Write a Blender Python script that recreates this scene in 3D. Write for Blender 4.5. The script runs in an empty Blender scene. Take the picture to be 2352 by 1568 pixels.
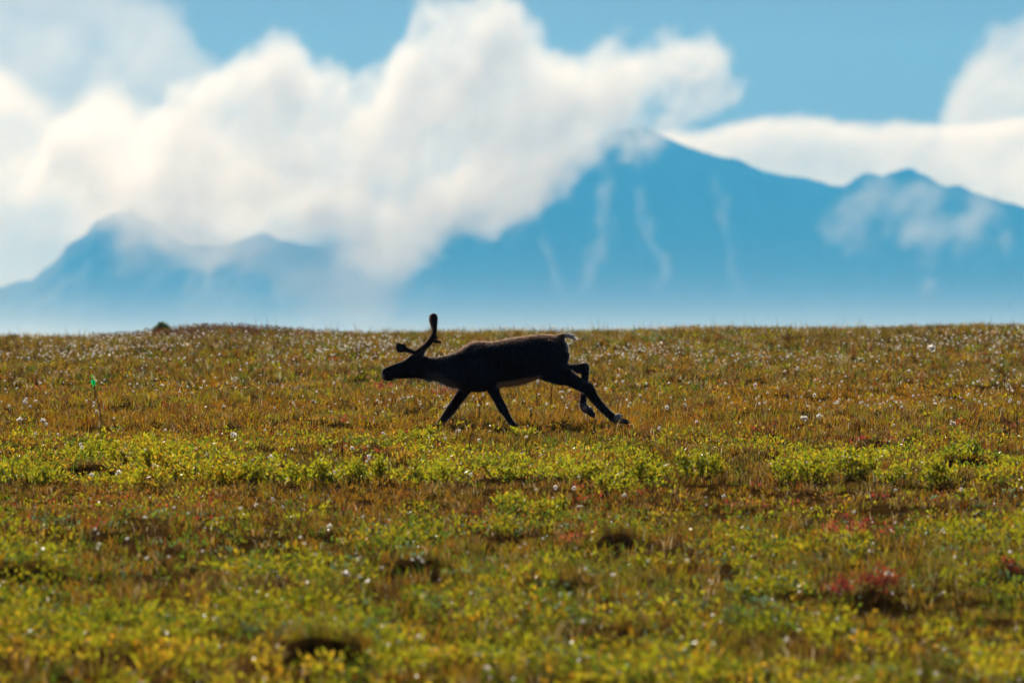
import bpy, bmesh, math, random
import numpy as np
from mathutils import Vector, Matrix, noise as mnoise

scene = bpy.context.scene
COL = scene.collection
R = math.radians

# ------------------------------------------------------------------ camera
LENS = 225.0
FOCUS = 60.0
K = 14700.0                     # focal length in units of a 2352 px wide frame
cam_data = bpy.data.cameras.new('camera')
cam = bpy.data.objects.new('camera', cam_data)
COL.objects.link(cam)
cam.location = (0, 0, 0)
cam.rotation_euler = (R(90), 0, 0)
cam_data.sensor_width = 36
cam_data.lens = LENS
cam_data.clip_start = 0.5
cam_data.clip_end = 90000
cam_data.dof.use_dof = True
cam_data.dof.focus_distance = 59.0
cam_data.dof.aperture_fstop = 3.4
scene.camera = cam

# ------------------------------------------------------------------ light
SUN_EL, SUN_AZ = 30.0, -8.0     # azimuth counted from straight ahead, negative = left
sd = bpy.data.lights.new('sun', 'SUN')
sd.energy = 5.0
sd.angle = R(0.53)
sd.color = (1.0, 0.95, 0.86)
sun = bpy.data.objects.new('sun', sd)
COL.objects.link(sun)
to_sun = Vector((math.sin(R(SUN_AZ)) * math.cos(R(SUN_EL)), math.cos(R(SUN_AZ)) * math.cos(R(SUN_EL)), math.sin(R(SUN_EL))))
sun.rotation_euler = to_sun.to_track_quat('Z', 'Y').to_euler()
sun.location = (0, 80, 60)

world = bpy.data.worlds.new('World')
scene.world = world
world.use_nodes = True
wn = world.node_tree
wn.nodes.clear()
wo = wn.nodes.new('ShaderNodeOutputWorld')
wb = wn.nodes.new('ShaderNodeBackground')
sky = wn.nodes.new('ShaderNodeTexSky')
sky.sky_type = 'NISHITA'
sky.sun_disc = False
sky.sun_elevation = R(SUN_EL)
sky.sun_rotation = R(SUN_AZ)
sky.altitude = 300
sky.air_density = 1.0
sky.dust_density = 0.1
sky.ozone_density = 3.0
wb.inputs['Strength'].default_value = 0.05
# look a little higher into the clear part of the sky than the bare horizon
tc = wn.nodes.new('ShaderNodeTexCoord')
vm = wn.nodes.new('ShaderNodeVectorMath'); vm.operation = 'MULTIPLY_ADD'
vm.inputs[1].default_value = (1, 1, 0.65); vm.inputs[2].default_value = (0, 0, 0.58)
vn = wn.nodes.new('ShaderNodeVectorMath'); vn.operation = 'NORMALIZE'
wn.links.new(tc.outputs['Generated'], vm.inputs[0])
wn.links.new(vm.outputs[0], vn.inputs[0])
wn.links.new(vn.outputs[0], sky.inputs[0])
tint = wn.nodes.new('ShaderNodeVectorMath'); tint.operation = 'MULTIPLY'
tint.inputs[1].default_value = (1.0, .86, .74)
wn.links.new(sky.outputs[0], tint.inputs[0])
wn.links.new(tint.outputs[0], wb.inputs['Color'])
wn.links.new(wb.outputs[0], wo.inputs['Surface'])

scene.view_settings.view_transform = 'Standard'
scene.view_settings.look = 'None'
scene.view_settings.exposure = 0.3
scene.view_settings.gamma = 1.0
scene.view_settings.use_curve_mapping = False
cy = scene.cycles
cy.use_denoising = True
cy.max_bounces = 8
cy.diffuse_bounces = 3
cy.glossy_bounces = 2
cy.transmission_bounces = 4
cy.volume_bounces = 4
cy.transparent_max_bounces = 16
cy.volume_step_rate = 2.0
cy.volume_max_steps = 512
cy.sample_clamp_indirect = 4.0

# ------------------------------------------------------------------ helpers
def at(px, py, Y):
    """A point Y metres ahead, given where it stands in a 2352 x 1568 frame."""
    return Vector(((px - 1176) * Y / K, Y, (784 - py) * Y / K))

def tag(o, label=None, cat=None, group=None, kind=None):
    if label: o['label'] = label
    if cat: o['category'] = cat
    if group: o['group'] = group
    if kind: o['kind'] = kind
    return o

def link_mesh(name, me, mat=None, parent=None):
    o = bpy.data.objects.new(name, me)
    COL.objects.link(o)
    if mat is not None and not me.materials: me.materials.append(mat)
    if parent is not None: o.parent = parent
    return o

def empty(name, loc):
    o = bpy.data.objects.new(name, None)
    o.empty_display_size = 0.2
    o.location = loc
    COL.objects.link(o)
    return o

def mesh_np(name, verts, faces, cols=None, smooth=False):
    """Triangle mesh from numpy arrays, with an optional colour per vertex."""
    me = bpy.data.meshes.new(name)
    verts = np.asarray(verts, np.float32); faces = np.asarray(faces, np.int32)
    nf = len(faces)
    me.vertices.add(len(verts)); me.vertices.foreach_set('co', verts.ravel())
    me.loops.add(nf * 3); me.loops.foreach_set('vertex_index', faces.ravel())
    me.polygons.add(nf)
    me.polygons.foreach_set('loop_start', np.arange(0, nf * 3, 3, dtype=np.int32))
    me.polygons.foreach_set('loop_total', np.full(nf, 3, np.int32))
    if smooth: me.polygons.foreach_set('use_smooth', np.ones(nf, bool))
    if cols is not None:
        ca = me.color_attributes.new('tint', 'FLOAT_COLOR', 'POINT')
        c4 = np.ones((len(verts), 4), np.float32); c4[:, :3] = cols
        ca.data.foreach_set('color', c4.ravel())
    me.update(calc_edges=True)
    return me

class NT:
    """Short-hand for building node trees."""
    def __init__(s, tree): s.t = tree; tree.nodes.clear()
    def n(s, typ, **kw):
        nd = s.t.nodes.new(typ)
        for k, v in kw.items(): setattr(nd, k, v)
        return nd
    def put(s, sock, v):
        if isinstance(v, bpy.types.NodeSocket): s.t.links.new(v, sock)
        elif v is not None: sock.default_value = v
    def math(s, op, a, b=None, c=None, clamp=False):
        nd = s.n('ShaderNodeMath', operation=op, use_clamp=clamp)
        for i, v in enumerate((a, b, c)): s.put(nd.inputs[i], v)
        return nd.outputs[0]
    def vmath(s, op, a, b=None):
        nd = s.n('ShaderNodeVectorMath', operation=op)
        for i, v in enumerate((a, b)): s.put(nd.inputs[i], v)
        return nd.outputs[0]
    def noise(s, vec, scale, detail=3, rough=0.5, dim='3D', dist=0.0):
        nd = s.n('ShaderNodeTexNoise', noise_dimensions=dim)
        s.put(nd.inputs['Vector'], vec)
        nd.inputs['Scale'].default_value = scale; nd.inputs['Detail'].default_value = detail
        nd.inputs['Roughness'].default_value = rough; nd.inputs['Distortion'].default_value = dist
        return nd
    def smooth(s, v, lo, hi, a=0.0, b=1.0):
        nd = s.n('ShaderNodeMapRange', interpolation_type='SMOOTHSTEP')
        s.put(nd.inputs[0], v); s.put(nd.inputs[1], lo); s.put(nd.inputs[2], hi)
        s.put(nd.inputs[3], a); s.put(nd.inputs[4], b)
        return nd.outputs[0]
    def curve(s, x, pts):
        nd = s.n('ShaderNodeFloatCurve')
        c = nd.mapping.curves[0]
        pts = sorted(pts)
        while len(c.points) < len(pts): c.points.new(0.5, 0.5)
        for p, (a, b) in zip(c.points, pts):
            p.location = (a, b); p.handle_type = 'AUTO_CLAMPED'
        nd.mapping.use_clip = False
        nd.mapping.update()
        s.put(nd.inputs['Value'], x)
        return nd.outputs[0]

def new_mat(name):
    m = bpy.data.materials.new(name)
    m.use_nodes = True
    return m, NT(m.node_tree)

# ------------------------------------------------------------------ far land: the mountain
RIDGE = [(-1500, 800), (-900, 745), (-400, 705), (-150, 676), (0, 658), (25, 650), (78, 641), (98, 620), (138, 592), (152, 563), (198, 538), (212, 514), (262, 490), (300, 482),
         (345, 505), (420, 560), (520, 566), (560, 547), (600, 534), (645, 550), (700, 562), (800, 556), (900, 530), (1000, 488), (1100, 440), (1300, 356), (1415, 303), (1462, 287), (1490, 296), (1550, 325),
         (1605, 346), (1655, 359), (1704, 367), (1722, 379), (1752, 393), (1800, 402), (1862, 411), (1908, 424), (1934, 428), (1952, 419),
         (1972, 403), (1992, 395), (2028, 403), (2060, 391), (2090, 386), (2122, 401), (2150, 418), (2174, 429), (2198, 423), (2232, 441),
         (2296, 460), (2352, 474), (2500, 520), (2800, 640), (3300, 760), (3900, 800)]
MY = 12000.0
def build_mountain():
    rx = np.array([(p[0] - 1176) * MY / K for p in RIDGE]); rz = np.array([(784 - p[1]) * MY / K for p in RIDGE])
    xs = np.linspace(rx[0], rx[-1], 520); ys = np.concatenate([np.linspace(-470, 0, 60), np.linspace(20, 500, 24)])
    base = np.interp(xs, rx, rz)
    V = []
    for y in ys:
        for x, h in zip(xs, base):
            t = abs(y) / (470.0 if y < 0 else 500.0)
            f = (1 - t) ** 1.05
            n1 = mnoise.fractal(Vector((x / 420.0, y / 420.0, 3.1)), 0.9, 2.1, 5)
            gully = mnoise.ridged_multi_fractal(Vector((x / 260.0 + y / 1200.0, y / 800.0, 7.7)), 0.8, 2.0, 4, 1.0, 2.0) - 1.2
            w = min(1.0, t * 5.0) * max(0.0, 1 - t)
            z = (h + 40) * f - 40 + w * (24 * n1 + 14 * gully)
            if y == 0: z += 3.0 * mnoise.noise(Vector((x / 14.0, 0.3, 0)))
            V.append((x, MY + y, z))
    nx = len(xs); F = []
    for j in range(len(ys) - 1):
        for i in range(nx - 1):
            a = j * nx + i
            F.append((a, a + 1, a + nx + 1)); F.append((a, a + nx + 1, a + nx))
    m, t = new_mat('mountain_rock')
    out = t.n('ShaderNodeOutputMaterial'); b = t.n('ShaderNodeBsdfPrincipled')
    geo = t.n('ShaderNodeNewGeometry')
    nz = t.noise(geo.outputs['Position'], 0.006, 6, 0.6)
    ramp = t.n('ShaderNodeValToRGB')
    ramp.color_ramp.elements[0].position = 0.35; ramp.color_ramp.elements[0].color = (0.035, 0.042, 0.03, 1)
    ramp.color_ramp.elements[1].position = 0.7; ramp.color_ramp.elements[1].color = (0.075, 0.072, 0.065, 1)
    t.put(ramp.inputs[0], nz.outputs[0]); t.put(b.inputs['Base Color'], ramp.outputs[0])
    b.inputs['Roughness'].default_value = 0.95
    b.inputs['Specular IOR Level'].default_value = 0.1
    t.put(out.inputs['Surface'], b.outputs[0])
    o = link_mesh('mountain', mesh_np('mountain', V, F, smooth=True), m)
    tag(o, kind='structure')
build_mountain()

# ------------------------------------------------------------------ haze, mist and clouds (air with real depth)
def box_mesh(name, x0, x1, y0, y1, z0, z1):
    me = bpy.data.meshes.new(name)
    v = [(x, y, z) for z in (z0, z1) for y in (y0, y1) for x in (x0, x1)]
    f = [(0, 2, 3, 1), (4, 5, 7, 6), (0, 1, 5, 4), (2, 6, 7, 3), (0, 4, 6, 2), (1, 3, 7, 5)]
    me.from_pydata(v, [], f); me.update()
    return me

HAZE_D = 0.96e-4
def build_haze():
    m, t = new_mat('haze_air')
    out = t.n('ShaderNodeOutputMaterial'); v = t.n('ShaderNodeVolumePrincipled')
    v.inputs['Color'].default_value = (0.062, 0.43, 1.0, 1)
    v.inputs['Absorption Color'].default_value = (1, 1, 1, 1)
    v.inputs['Density'].default_value = HAZE_D
    v.inputs['Anisotropy'].default_value = 0.22
    t.put(out.inputs['Volume'], v.outputs[0])
    o = link_mesh('haze', box_mesh('haze', -3600, 3600, -600, 13600, -60, 640), m)
    tag(o, kind='stuff')
build_haze()

def build_mist():
    """Pale mist lying on the plain between the hill crest and the foot of the mountain."""
    m, t = new_mat('valley_mist')
    out = t.n('ShaderNodeOutputMaterial'); v = t.n('ShaderNodeVolumePrincipled')
    geo = t.n('ShaderNodeNewGeometry'); sep = t.n('ShaderNodeSeparateXYZ')
    t.put(sep.inputs[0], geo.outputs['Position'])
    e = t.math('EXPONENT', t.math('MULTIPLY', t.math('ADD', sep.outputs[2], 10.0), -1 / 22.0))
    edge = t.smooth(sep.outputs[2], 92, 60)
    t.put(v.inputs['Density'], t.math('MULTIPLY', t.math('MULTIPLY', e, edge), 2.3e-4))
    v.inputs['Color'].default_value = (0.85, 0.95, 1, 1)
    v.inputs['Absorption Color'].default_value = (1, 1, 1, 1)
    v.inputs['Anisotropy'].default_value = 0.35
    t.put(out.inputs['Volume'], v.outputs[0])
    m.cycles.volume_step_rate = 0.3
    o = link_mesh('valley_mist', box_mesh('valley_mist', -3000, 3000, 3000, 9800, -45, 95), m)
    tag(o, kind='stuff')
build_mist()

def build_cloud(name, Y, top, bot, half_depth, dens, label, s_top=40, s_bot=70, warp=60, warp_scale=1 / 210.0, seed=0.0, aniso=0.25,
                puff=1 / 90.0, erode_top=.45, erode_bot=.75, voxel=6.0, detail=5, rough=.6, stretch=(1, .35, 1), ends=.04, end_r=None, s_dep=None, group=None, shear=.3):
    """A cloud with real depth: a grid of vapour density that follows an upper and a lower outline and is torn by noise."""
    s = Y / K
    us = [p[0] for p in top] + [p[0] for p in bot]
    u0, u1 = min(us), max(us)
    X0, X1 = (u0 - 1176) * s, (u1 - 1176) * s
    zt = [(784 - p[1]) * s for p in top]; zb = [(784 - p[1]) * s for p in bot]
    Z0, Z1 = min(zb) - 10, max(zt) + 10
    LX, LZ = X1 - X0, Z1 - Z0
    cx = (X0 + X1) / 2
    m, t = new_mat(name + '_vapour')
    out = t.n('ShaderNodeOutputMaterial'); v = t.n('ShaderNodeVolumePrincipled')
    v.inputs['Density'].default_value = dens
    v.inputs['Color'].default_value = (1, 1, 1, 1)
    v.inputs['Absorption Color'].default_value = (1, 1, 1, 1)
    v.inputs['Anisotropy'].default_value = aniso
    t.put(out.inputs['Volume'], v.outputs[0])
    ng = bpy.data.node_groups.new(name + '_grid', 'GeometryNodeTree')
    ng.interface.new_socket('Geometry', in_out='OUTPUT', socket_type='NodeSocketGeometry')
    t = NT(ng)
    gout = t.n('NodeGroupOutput')
    P = t.n('GeometryNodeInputPosition').outputs[0]
    sh = t.n('ShaderNodeSeparateXYZ'); t.put(sh.inputs[0], P)
    cb = t.n('ShaderNodeCombineXYZ')   # wind shear: the billows lean over to the right
    t.put(cb.inputs[0], t.math('SUBTRACT', sh.outputs[0], t.math('MULTIPLY', sh.outputs[2], shear))); t.put(cb.inputs[1], sh.outputs[1]); t.put(cb.inputs[2], sh.outputs[2])
    mpv = t.vmath('MULTIPLY', t.vmath('ADD', cb.outputs[0], (seed * 1000, seed * 370, seed * 610)), stretch)
    nz = t.noise(mpv, warp_scale, 2, 0.5)
    off = t.vmath('MULTIPLY', t.vmath('SUBTRACT', nz.outputs['Color'], (0.5, 0.5, 0.5)), (2.0 * warp, 2.0 * warp, 2.0 * warp))
    Q = t.vmath('ADD', P, off)
    sep = t.n('ShaderNodeSeparateXYZ'); t.put(sep.inputs[0], Q)
    un = t.math('MULTIPLY_ADD', sep.outputs[0], 1 / LX, 0.5)
    tops = t.curve(un, [((x - u0) / (u1 - u0), (z - Z0) / LZ) for (x, _), z in zip(top, zt)])
    bots = t.curve(un, [((x - u0) / (u1 - u0), (z - Z0) / LZ) for (x, _), z in zip(bot, zb)])
    zn = t.math('DIVIDE', sep.outputs[2], LZ)
    ft = t.math('MULTIPLY', t.math('SUBTRACT', tops, zn), LZ)
    fb = t.math('MULTIPLY', t.math('SUBTRACT', zn, bots), LZ)
    fd = t.math('SUBTRACT', half_depth, t.math('ABSOLUTE', sep.outputs[1]))
    d = t.smooth(ft, -s_top * 0.4, s_top)
    low = t.smooth(fb, -s_bot * 0.4, s_bot)
    d = t.math('MULTIPLY', d, low)
    d = t.math('MULTIPLY', d, t.smooth(fd, 0, s_dep or half_depth * 0.7))
    d = t.math('MULTIPLY', d, t.math('MULTIPLY', t.smooth(un, 0.0, ends), t.smooth(un, 1.0, 1 - (end_r or ends))))
    # tear the thin parts apart with billowing noise, most of all along the underside
    n2 = t.noise(mpv, puff, detail, rough)
    gap = t.smooth(n2.outputs[0], .72, .28)
    er = t.math('MULTIPLY_ADD', low, erode_top - erode_bot, erode_bot)
    d = t.math('SUBTRACT', d, t.math('MULTIPLY', gap, er))
    d = t.math('MAXIMUM', d, 0.0)
    mg = warp * 0.9; HD = half_depth + warp * .5
    vc = t.n('GeometryNodeVolumeCube')
    t.put(vc.inputs['Density'], d)
    lo, hi = Vector((-LX / 2 - mg * .5, -HD, -mg)), Vector((LX / 2 + mg * .5, HD, LZ + mg))
    vc.inputs['Min'].default_value = lo; vc.inputs['Max'].default_value = hi
    for k, nm in enumerate(('Resolution X', 'Resolution Y', 'Resolution Z')):
        vc.inputs[nm].default_value = max(8, int((hi - lo)[k] / (voxel * (2.0 if k == 1 else 1.0))))
    sm = t.n('GeometryNodeSetMaterial'); sm.inputs['Material'].default_value = m
    t.put(sm.inputs[0], vc.outputs[0]); t.put(gout.inputs[0], sm.outputs[0])
    vd = bpy.data.volumes.new(name); vd.materials.append(m)
    o = bpy.data.objects.new(name, vd); COL.objects.link(o)
    o.location = (cx, Y, Z0)
    md = o.modifiers.new('vapour', 'NODES'); md.node_group = ng
    tag(o, label, 'cloud', group)
    return o

# bank lying against the mountain, in front of it
build_cloud('cloud_bank', 9200,
    [(-260, 420), (-100, 370), (20, 320), (110, 270), (200, 225), (290, 190), (330, 222), (400, 172), (500, 128), (560, 102), (600, 76), (650, 64), (700, 112), (740, 98), (770, 94), (800, 122), (860, 138), (900, 60), (960, -10), (1050, -30), (1110, -50),
     (1200, -30), (1260, 18), (1340, 62), (1420, 62), (1500, 52), (1560, 40), (1620, 50), (1680, 105), (1780, 150), (1880, 175), (1980, 200)],
    [(-260, 450), (-100, 470), (20, 480), (110, 500), (200, 560), (260, 600), (330, 640), (420, 640), (520, 630), (600, 600), (700, 610), (800, 650), (880, 690), (960, 690), (1010, 690), (1060, 650), (1150, 630), (1220, 590),
     (1280, 500), (1380, 440), (1480, 372), (1560, 322), (1660, 290), (1760, 268), (1880, 250), (1980, 235)],
    130, 0.019, 'huge white cloud bank drifting across the blue mountain, left of its summit', s_top=92, s_bot=140, warp=58, aniso=.32, seed=1.3, erode_top=.72, erode_bot=.9, ends=.1, puff=1 / 92.0, rough=.64, voxel=5.0, end_r=.16)
# veil hanging below the bank
build_cloud('fog_patch', 8800,
    [(470, 520), (560, 470), (700, 450), (850, 470), (960, 540), (1010, 600)],
    [(470, 580), (560, 650), (640, 720), (700, 760), (780, 770), (860, 760), (930, 700), (1010, 640)],
    70, 0.015, 'pale ragged fog veil hanging below the big cloud bank', s_top=60, s_bot=60, warp=50, warp_scale=1 / 140.0, puff=1 / 90.0, seed=5.5, erode_top=.5, erode_bot=.6)
build_cloud('fog_patch', 9000,
    [(160, 520), (220, 470), (300, 440), (400, 450), (500, 500), (580, 560)],
    [(160, 560), (220, 610), (300, 650), (400, 640), (500, 640), (580, 620)],
    60, 0.012, 'faint fog patch over the left shoulder of the mountain', s_top=50, s_bot=60, warp=45, warp_scale=1 / 120.0, puff=1 / 70.0, seed=6.2, erode_top=.6, erode_bot=.7)
# cloud behind the left shoulder of the mountain
build_cloud('cloud', 15200,
    [(-900, 60), (-500, 100), (-200, 130), (0, 150), (100, 190), (180, 180), (260, 165), (330, 200), (480, 260), (640, 380), (780, 440)],
    [(-900, 760), (-500, 740), (-200, 730), (0, 730), (150, 720), (260, 690), (330, 660), (480, 640), (640, 620), (780, 560)],
    120, 0.009, 'bright cloud rising behind the left shoulder of the mountain', aniso=.4, s_top=110, s_bot=60, warp=90, warp_scale=1 / 300.0, puff=1 / 190.0, seed=4.1, erode_top=.38, erode_bot=.4, voxel=11)
build_cloud('cloud', 16500,
    [(-900, -260), (-300, -220), (0, -200), (200, -150), (330, -90), (430, 20), (500, 110), (560, 170)],
    [(-900, 330), (-300, 320), (0, 300), (200, 290), (330, 280), (430, 250), (500, 220), (560, 190)],
    200, 0.0045, 'thin streaky cloud veil in the upper left corner of the sky', s_top=150, s_bot=80, warp=120, warp_scale=1 / 300.0, puff=1 / 200.0, seed=9.4, erode_top=.62, erode_bot=.6, voxel=12)
# clouds behind the right ridge
build_cloud('cloud', 15000,
    [(1380, 290), (1500, 296), (1560, 292), (1650, 278), (1720, 262), (1800, 252), (1900, 264), (1990, 268), (2060, 264), (2130, 270), (2240, 262), (2400, 250), (2600, 260), (2900, 290)],
    [(1380, 400), (1560, 440), (1700, 480), (1900, 520), (2100, 560), (2300, 600), (2600, 640), (2900, 600)],
    150, 0.016, 'white cloud lying low behind the right ridge of the mountain', s_top=46, s_bot=60, warp=45, seed=7.7, puff=1 / 120.0, erode_top=.55, voxel=9)
build_cloud('cloud', 16800,
    [(2120, 300), (2180, 210), (2230, 110), (2290, 60), (2380, 20), (2600, -40), (2900, 60), (3200, 200)],
    [(2120, 420), (2300, 520), (2600, 560), (2900, 560), (3200, 520)],
    170, 0.0085, 'soft tall cloud at the right edge of the sky', s_top=160, s_bot=80, warp=80, warp_scale=1 / 260.0, seed=3.7, puff=1 / 140.0, erode_top=.62, voxel=11, ends=.07)
# torn fog in front of the right slope
build_cloud('fog_patch', 9000,
    [(1790, 560), (1880, 510), (1960, 450), (2030, 395), (2100, 385), (2180, 420), (2260, 420), (2340, 470), (2440, 540)],
    [(1790, 580), (1880, 600), (1960, 610), (2030, 620), (2090, 650), (2140, 690), (2190, 650), (2260, 600), (2340, 590), (2440, 560)],
    60, 0.0075, 'thin torn fog patch in front of the right slope of the mountain', s_top=60, s_bot=90, warp=70, warp_scale=1 / 120.0, puff=1 / 62.0, rough=.65, seed=8.6, erode_top=.86, erode_bot=.9, ends=.12)
# thin veils trailing down the gullies of the slope
def build_veil(cen, wd, dens, label, seed):
    """A faint slanting streamer of fog: density round a wandering centre line, frayed by noise."""
    Yv = 9400.0; s = Yv / K
    xs = [(u - 1176) * s for u, _ in cen]; zs = [(784 - w) * s for _, w in cen]
    z0, z1 = min(zs), max(zs); x0, x1 = min(xs) - 80 * s, max(xs) + 80 * s; LX, LZ = x1 - x0, z1 - z0
    m, t = new_mat('veil_vapour')
    out = t.n('ShaderNodeOutputMaterial'); v = t.n('ShaderNodeVolumePrincipled')
    v.inputs['Density'].default_value = dens; v.inputs['Color'].default_value = (1, 1, 1, 1); v.inputs['Absorption Color'].default_value = (1, 1, 1, 1); v.inputs['Anisotropy'].default_value = .25
    t.put(out.inputs['Volume'], v.outputs[0])
    ng = bpy.data.node_groups.new('veil_grid', 'GeometryNodeTree'); ng.interface.new_socket('Geometry', in_out='OUTPUT', socket_type='NodeSocketGeometry')
    t = NT(ng); gout = t.n('NodeGroupOutput'); P = t.n('GeometryNodeInputPosition').outputs[0]
    nz = t.noise(t.vmath('ADD', P, (seed * 997, 0, 0)), 1 / 34.0, 3, .55)
    Q = t.vmath('ADD', P, t.vmath('MULTIPLY', t.vmath('SUBTRACT', nz.outputs['Color'], (.5, .5, .5)), (38, 20, 20)))
    sep = t.n('ShaderNodeSeparateXYZ'); t.put(sep.inputs[0], Q)
    vn_ = t.math('DIVIDE', sep.outputs[2], LZ)
    c = t.curve(vn_, [((z - z0) / LZ, (x - x0) / LX) for x, z in zip(xs, zs)])
    dx = t.math('ABSOLUTE', t.math('SUBTRACT', sep.outputs[0], t.math('MULTIPLY', c, LX)))
    w = wd * s * .62
    r = t.math('SQRT', t.math('ADD', t.math('MULTIPLY', dx, dx), t.math('MULTIPLY', sep.outputs[1], sep.outputs[1])))
    d = t.math('MULTIPLY', t.smooth(r, w, 0), t.math('MULTIPLY', t.smooth(vn_, -.05, .22), t.smooth(vn_, 1.05, .7)))
    n2 = t.noise(t.vmath('MULTIPLY', t.vmath('ADD', P, (seed * 331, 0, 0)), (1, .5, .6)), 1 / 22.0, 4, .6)
    d = t.math('MAXIMUM', t.math('SUBTRACT', d, t.math('MULTIPLY', t.smooth(n2.outputs[0], .65, .35), .55)), 0.0)
    vc = t.n('GeometryNodeVolumeCube'); t.put(vc.inputs['Density'], d)
    vc.inputs['Min'].default_value = (0, -w - 12, -20); vc.inputs['Max'].default_value = (LX, w + 12, LZ + 20)
    vc.inputs['Resolution X'].default_value = int(LX / 3); vc.inputs['Resolution Y'].default_value = int((2 * w + 24) / 5); vc.inputs['Resolution Z'].default_value = int((LZ + 40) / 4)
    sm = t.n('GeometryNodeSetMaterial'); sm.inputs['Material'].default_value = m
    t.put(sm.inputs[0], vc.outputs[0]); t.put(gout.inputs[0], sm.outputs[0])
    vd = bpy.data.volumes.new('fog_veil'); vd.materials.append(m)
    o = bpy.data.objects.new('fog_veil', vd); COL.objects.link(o); o.location = (x0, Yv, z0)
    o.modifiers.new('vapour', 'NODES').node_group = ng
    tag(o, label, 'fog', 'fog veils on the mountain slope')
build_veil([(1395, 370), (1388, 470), (1378, 560), (1355, 620), (1315, 690)], 74, .006, 'leftmost long thin veil of fog on the mountain slope', 1)
build_veil([(1462, 390), (1482, 500), (1492, 560), (1530, 600), (1505, 690)], 56, .006, 'middle crooked thin veil of fog on the mountain slope', 2)
build_veil([(1636, 360), (1655, 460), (1665, 520), (1680, 590), (1715, 700)], 46, .0055, 'rightmost thin veil of fog on the mountain slope', 3)
build_veil([(1240, 520), (1250, 560), (1262, 600), (1275, 640), (1295, 700)], 44, .006, 'faint short veil of fog below the edge of the cloud bank', 4)
# ------------------------------------------------------------------ ground
rng = np.random.default_rng(7)

def _h(ix, iy, seed):
    n = (ix.astype(np.int64) * 374761393 + iy.astype(np.int64) * 668265263 + seed * 1274126177) & 0xFFFFFFFF
    n = ((n ^ (n >> 13)) * 1274126177) & 0xFFFFFFFF
    return ((n ^ (n >> 16)) & 0xFFFF) / 65535.0
def vnoise(x, y, seed=0):
    x = np.asarray(x, float); y = np.asarray(y, float)
    ix = np.floor(x); iy = np.floor(y); fx = x - ix; fy = y - iy
    fx = fx * fx * (3 - 2 * fx); fy = fy * fy * (3 - 2 * fy)
    a = _h(ix, iy, seed); b = _h(ix + 1, iy, seed); c = _h(ix, iy + 1, seed); d = _h(ix + 1, iy + 1, seed)
    return (a + (b - a) * fx) * (1 - fy) + (c + (d - c) * fx) * fy
def fbm(x, y, seed=0, o=3):
    s = 0; a = 0.5; t = 0
    for k in range(o):
        s = s + a * vnoise(x * 2 ** k, y * 2 ** k, seed + 11 * k); t += a; a *= 0.5
    return s / t

def plane_y(py):
    """Distance at which the sloping tundra meets row py of a 2352 x 1568 frame."""
    return 39984.0 / (py - 324.0)
# humps whose steep shaded side faces the viewer: (px, py of the shaded foot, width in px, height m)
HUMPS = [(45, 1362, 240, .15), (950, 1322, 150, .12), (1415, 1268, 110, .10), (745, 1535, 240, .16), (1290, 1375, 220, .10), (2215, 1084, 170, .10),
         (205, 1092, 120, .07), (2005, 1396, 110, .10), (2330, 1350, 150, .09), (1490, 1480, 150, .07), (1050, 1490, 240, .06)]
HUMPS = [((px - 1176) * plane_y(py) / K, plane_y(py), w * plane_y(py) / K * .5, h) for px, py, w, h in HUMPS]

def gz(x, Y, fine=True):
    x = np.asarray(x, float); Y = np.asarray(Y, float)
    z = -2.72 + 0.0313 * np.minimum(Y, 84)
    t = np.maximum(Y - 84, 0)
    tc = np.minimum(t, 50)
    z = z + 0.0313 * tc - 0.0313 * tc * tc / 20.0 - 0.125 * np.maximum(t - 50, 0)
    z = np.maximum(z, -16 + 0 * Y)
    fade = np.clip((120 - Y) / 20, 0, 1) * np.clip((Y - 5) / 10, 0, 1) * np.clip((30 - np.abs(x)) / 8, 0, 1)
    z = z + fade * 0.0105 * x * np.clip((Y - 55) / 37, 0, 1.4)
    if fine:
        z = z + fade * (0.10 * (fbm(x / 2.6, Y / 3.4, 3, 3) - 0.5) + 0.075 * (fbm(x / .55, Y / .7, 9, 2) - 0.5))
        # firm rise under the running animal
        z = z + 0.035 * np.exp(-((x + .1) / 3.0) ** 2 - ((Y - 60.2) / 1.6) ** 2)
        # the low heathy mound on the skyline at left
        z = z + 0.12 * np.exp(-((x + 4.3) / 1.0) ** 2 - ((Y - 92.5) / 3.0) ** 2)
        for hx, hy, hw, hh in HUMPS:
            dx = (x - hx) / hw
            dy = (Y - hy)
            # steep towards the viewer, long gentle back
            dy = dy + .34 * (fbm(x / .22, Y / 9, 77, 3) - .5)
            prof = np.where(dy < 0, np.clip(1 + dy / 0.16, 0, 1), np.exp(-(dy / 1.0) ** 2))
            z = z + hh * np.exp(-(dx ** 2) ** 1.5) * prof
    return z
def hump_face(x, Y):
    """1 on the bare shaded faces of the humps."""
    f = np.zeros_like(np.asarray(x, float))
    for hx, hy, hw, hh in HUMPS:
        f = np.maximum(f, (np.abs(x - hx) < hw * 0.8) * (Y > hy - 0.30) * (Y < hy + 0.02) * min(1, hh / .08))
    return f

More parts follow.
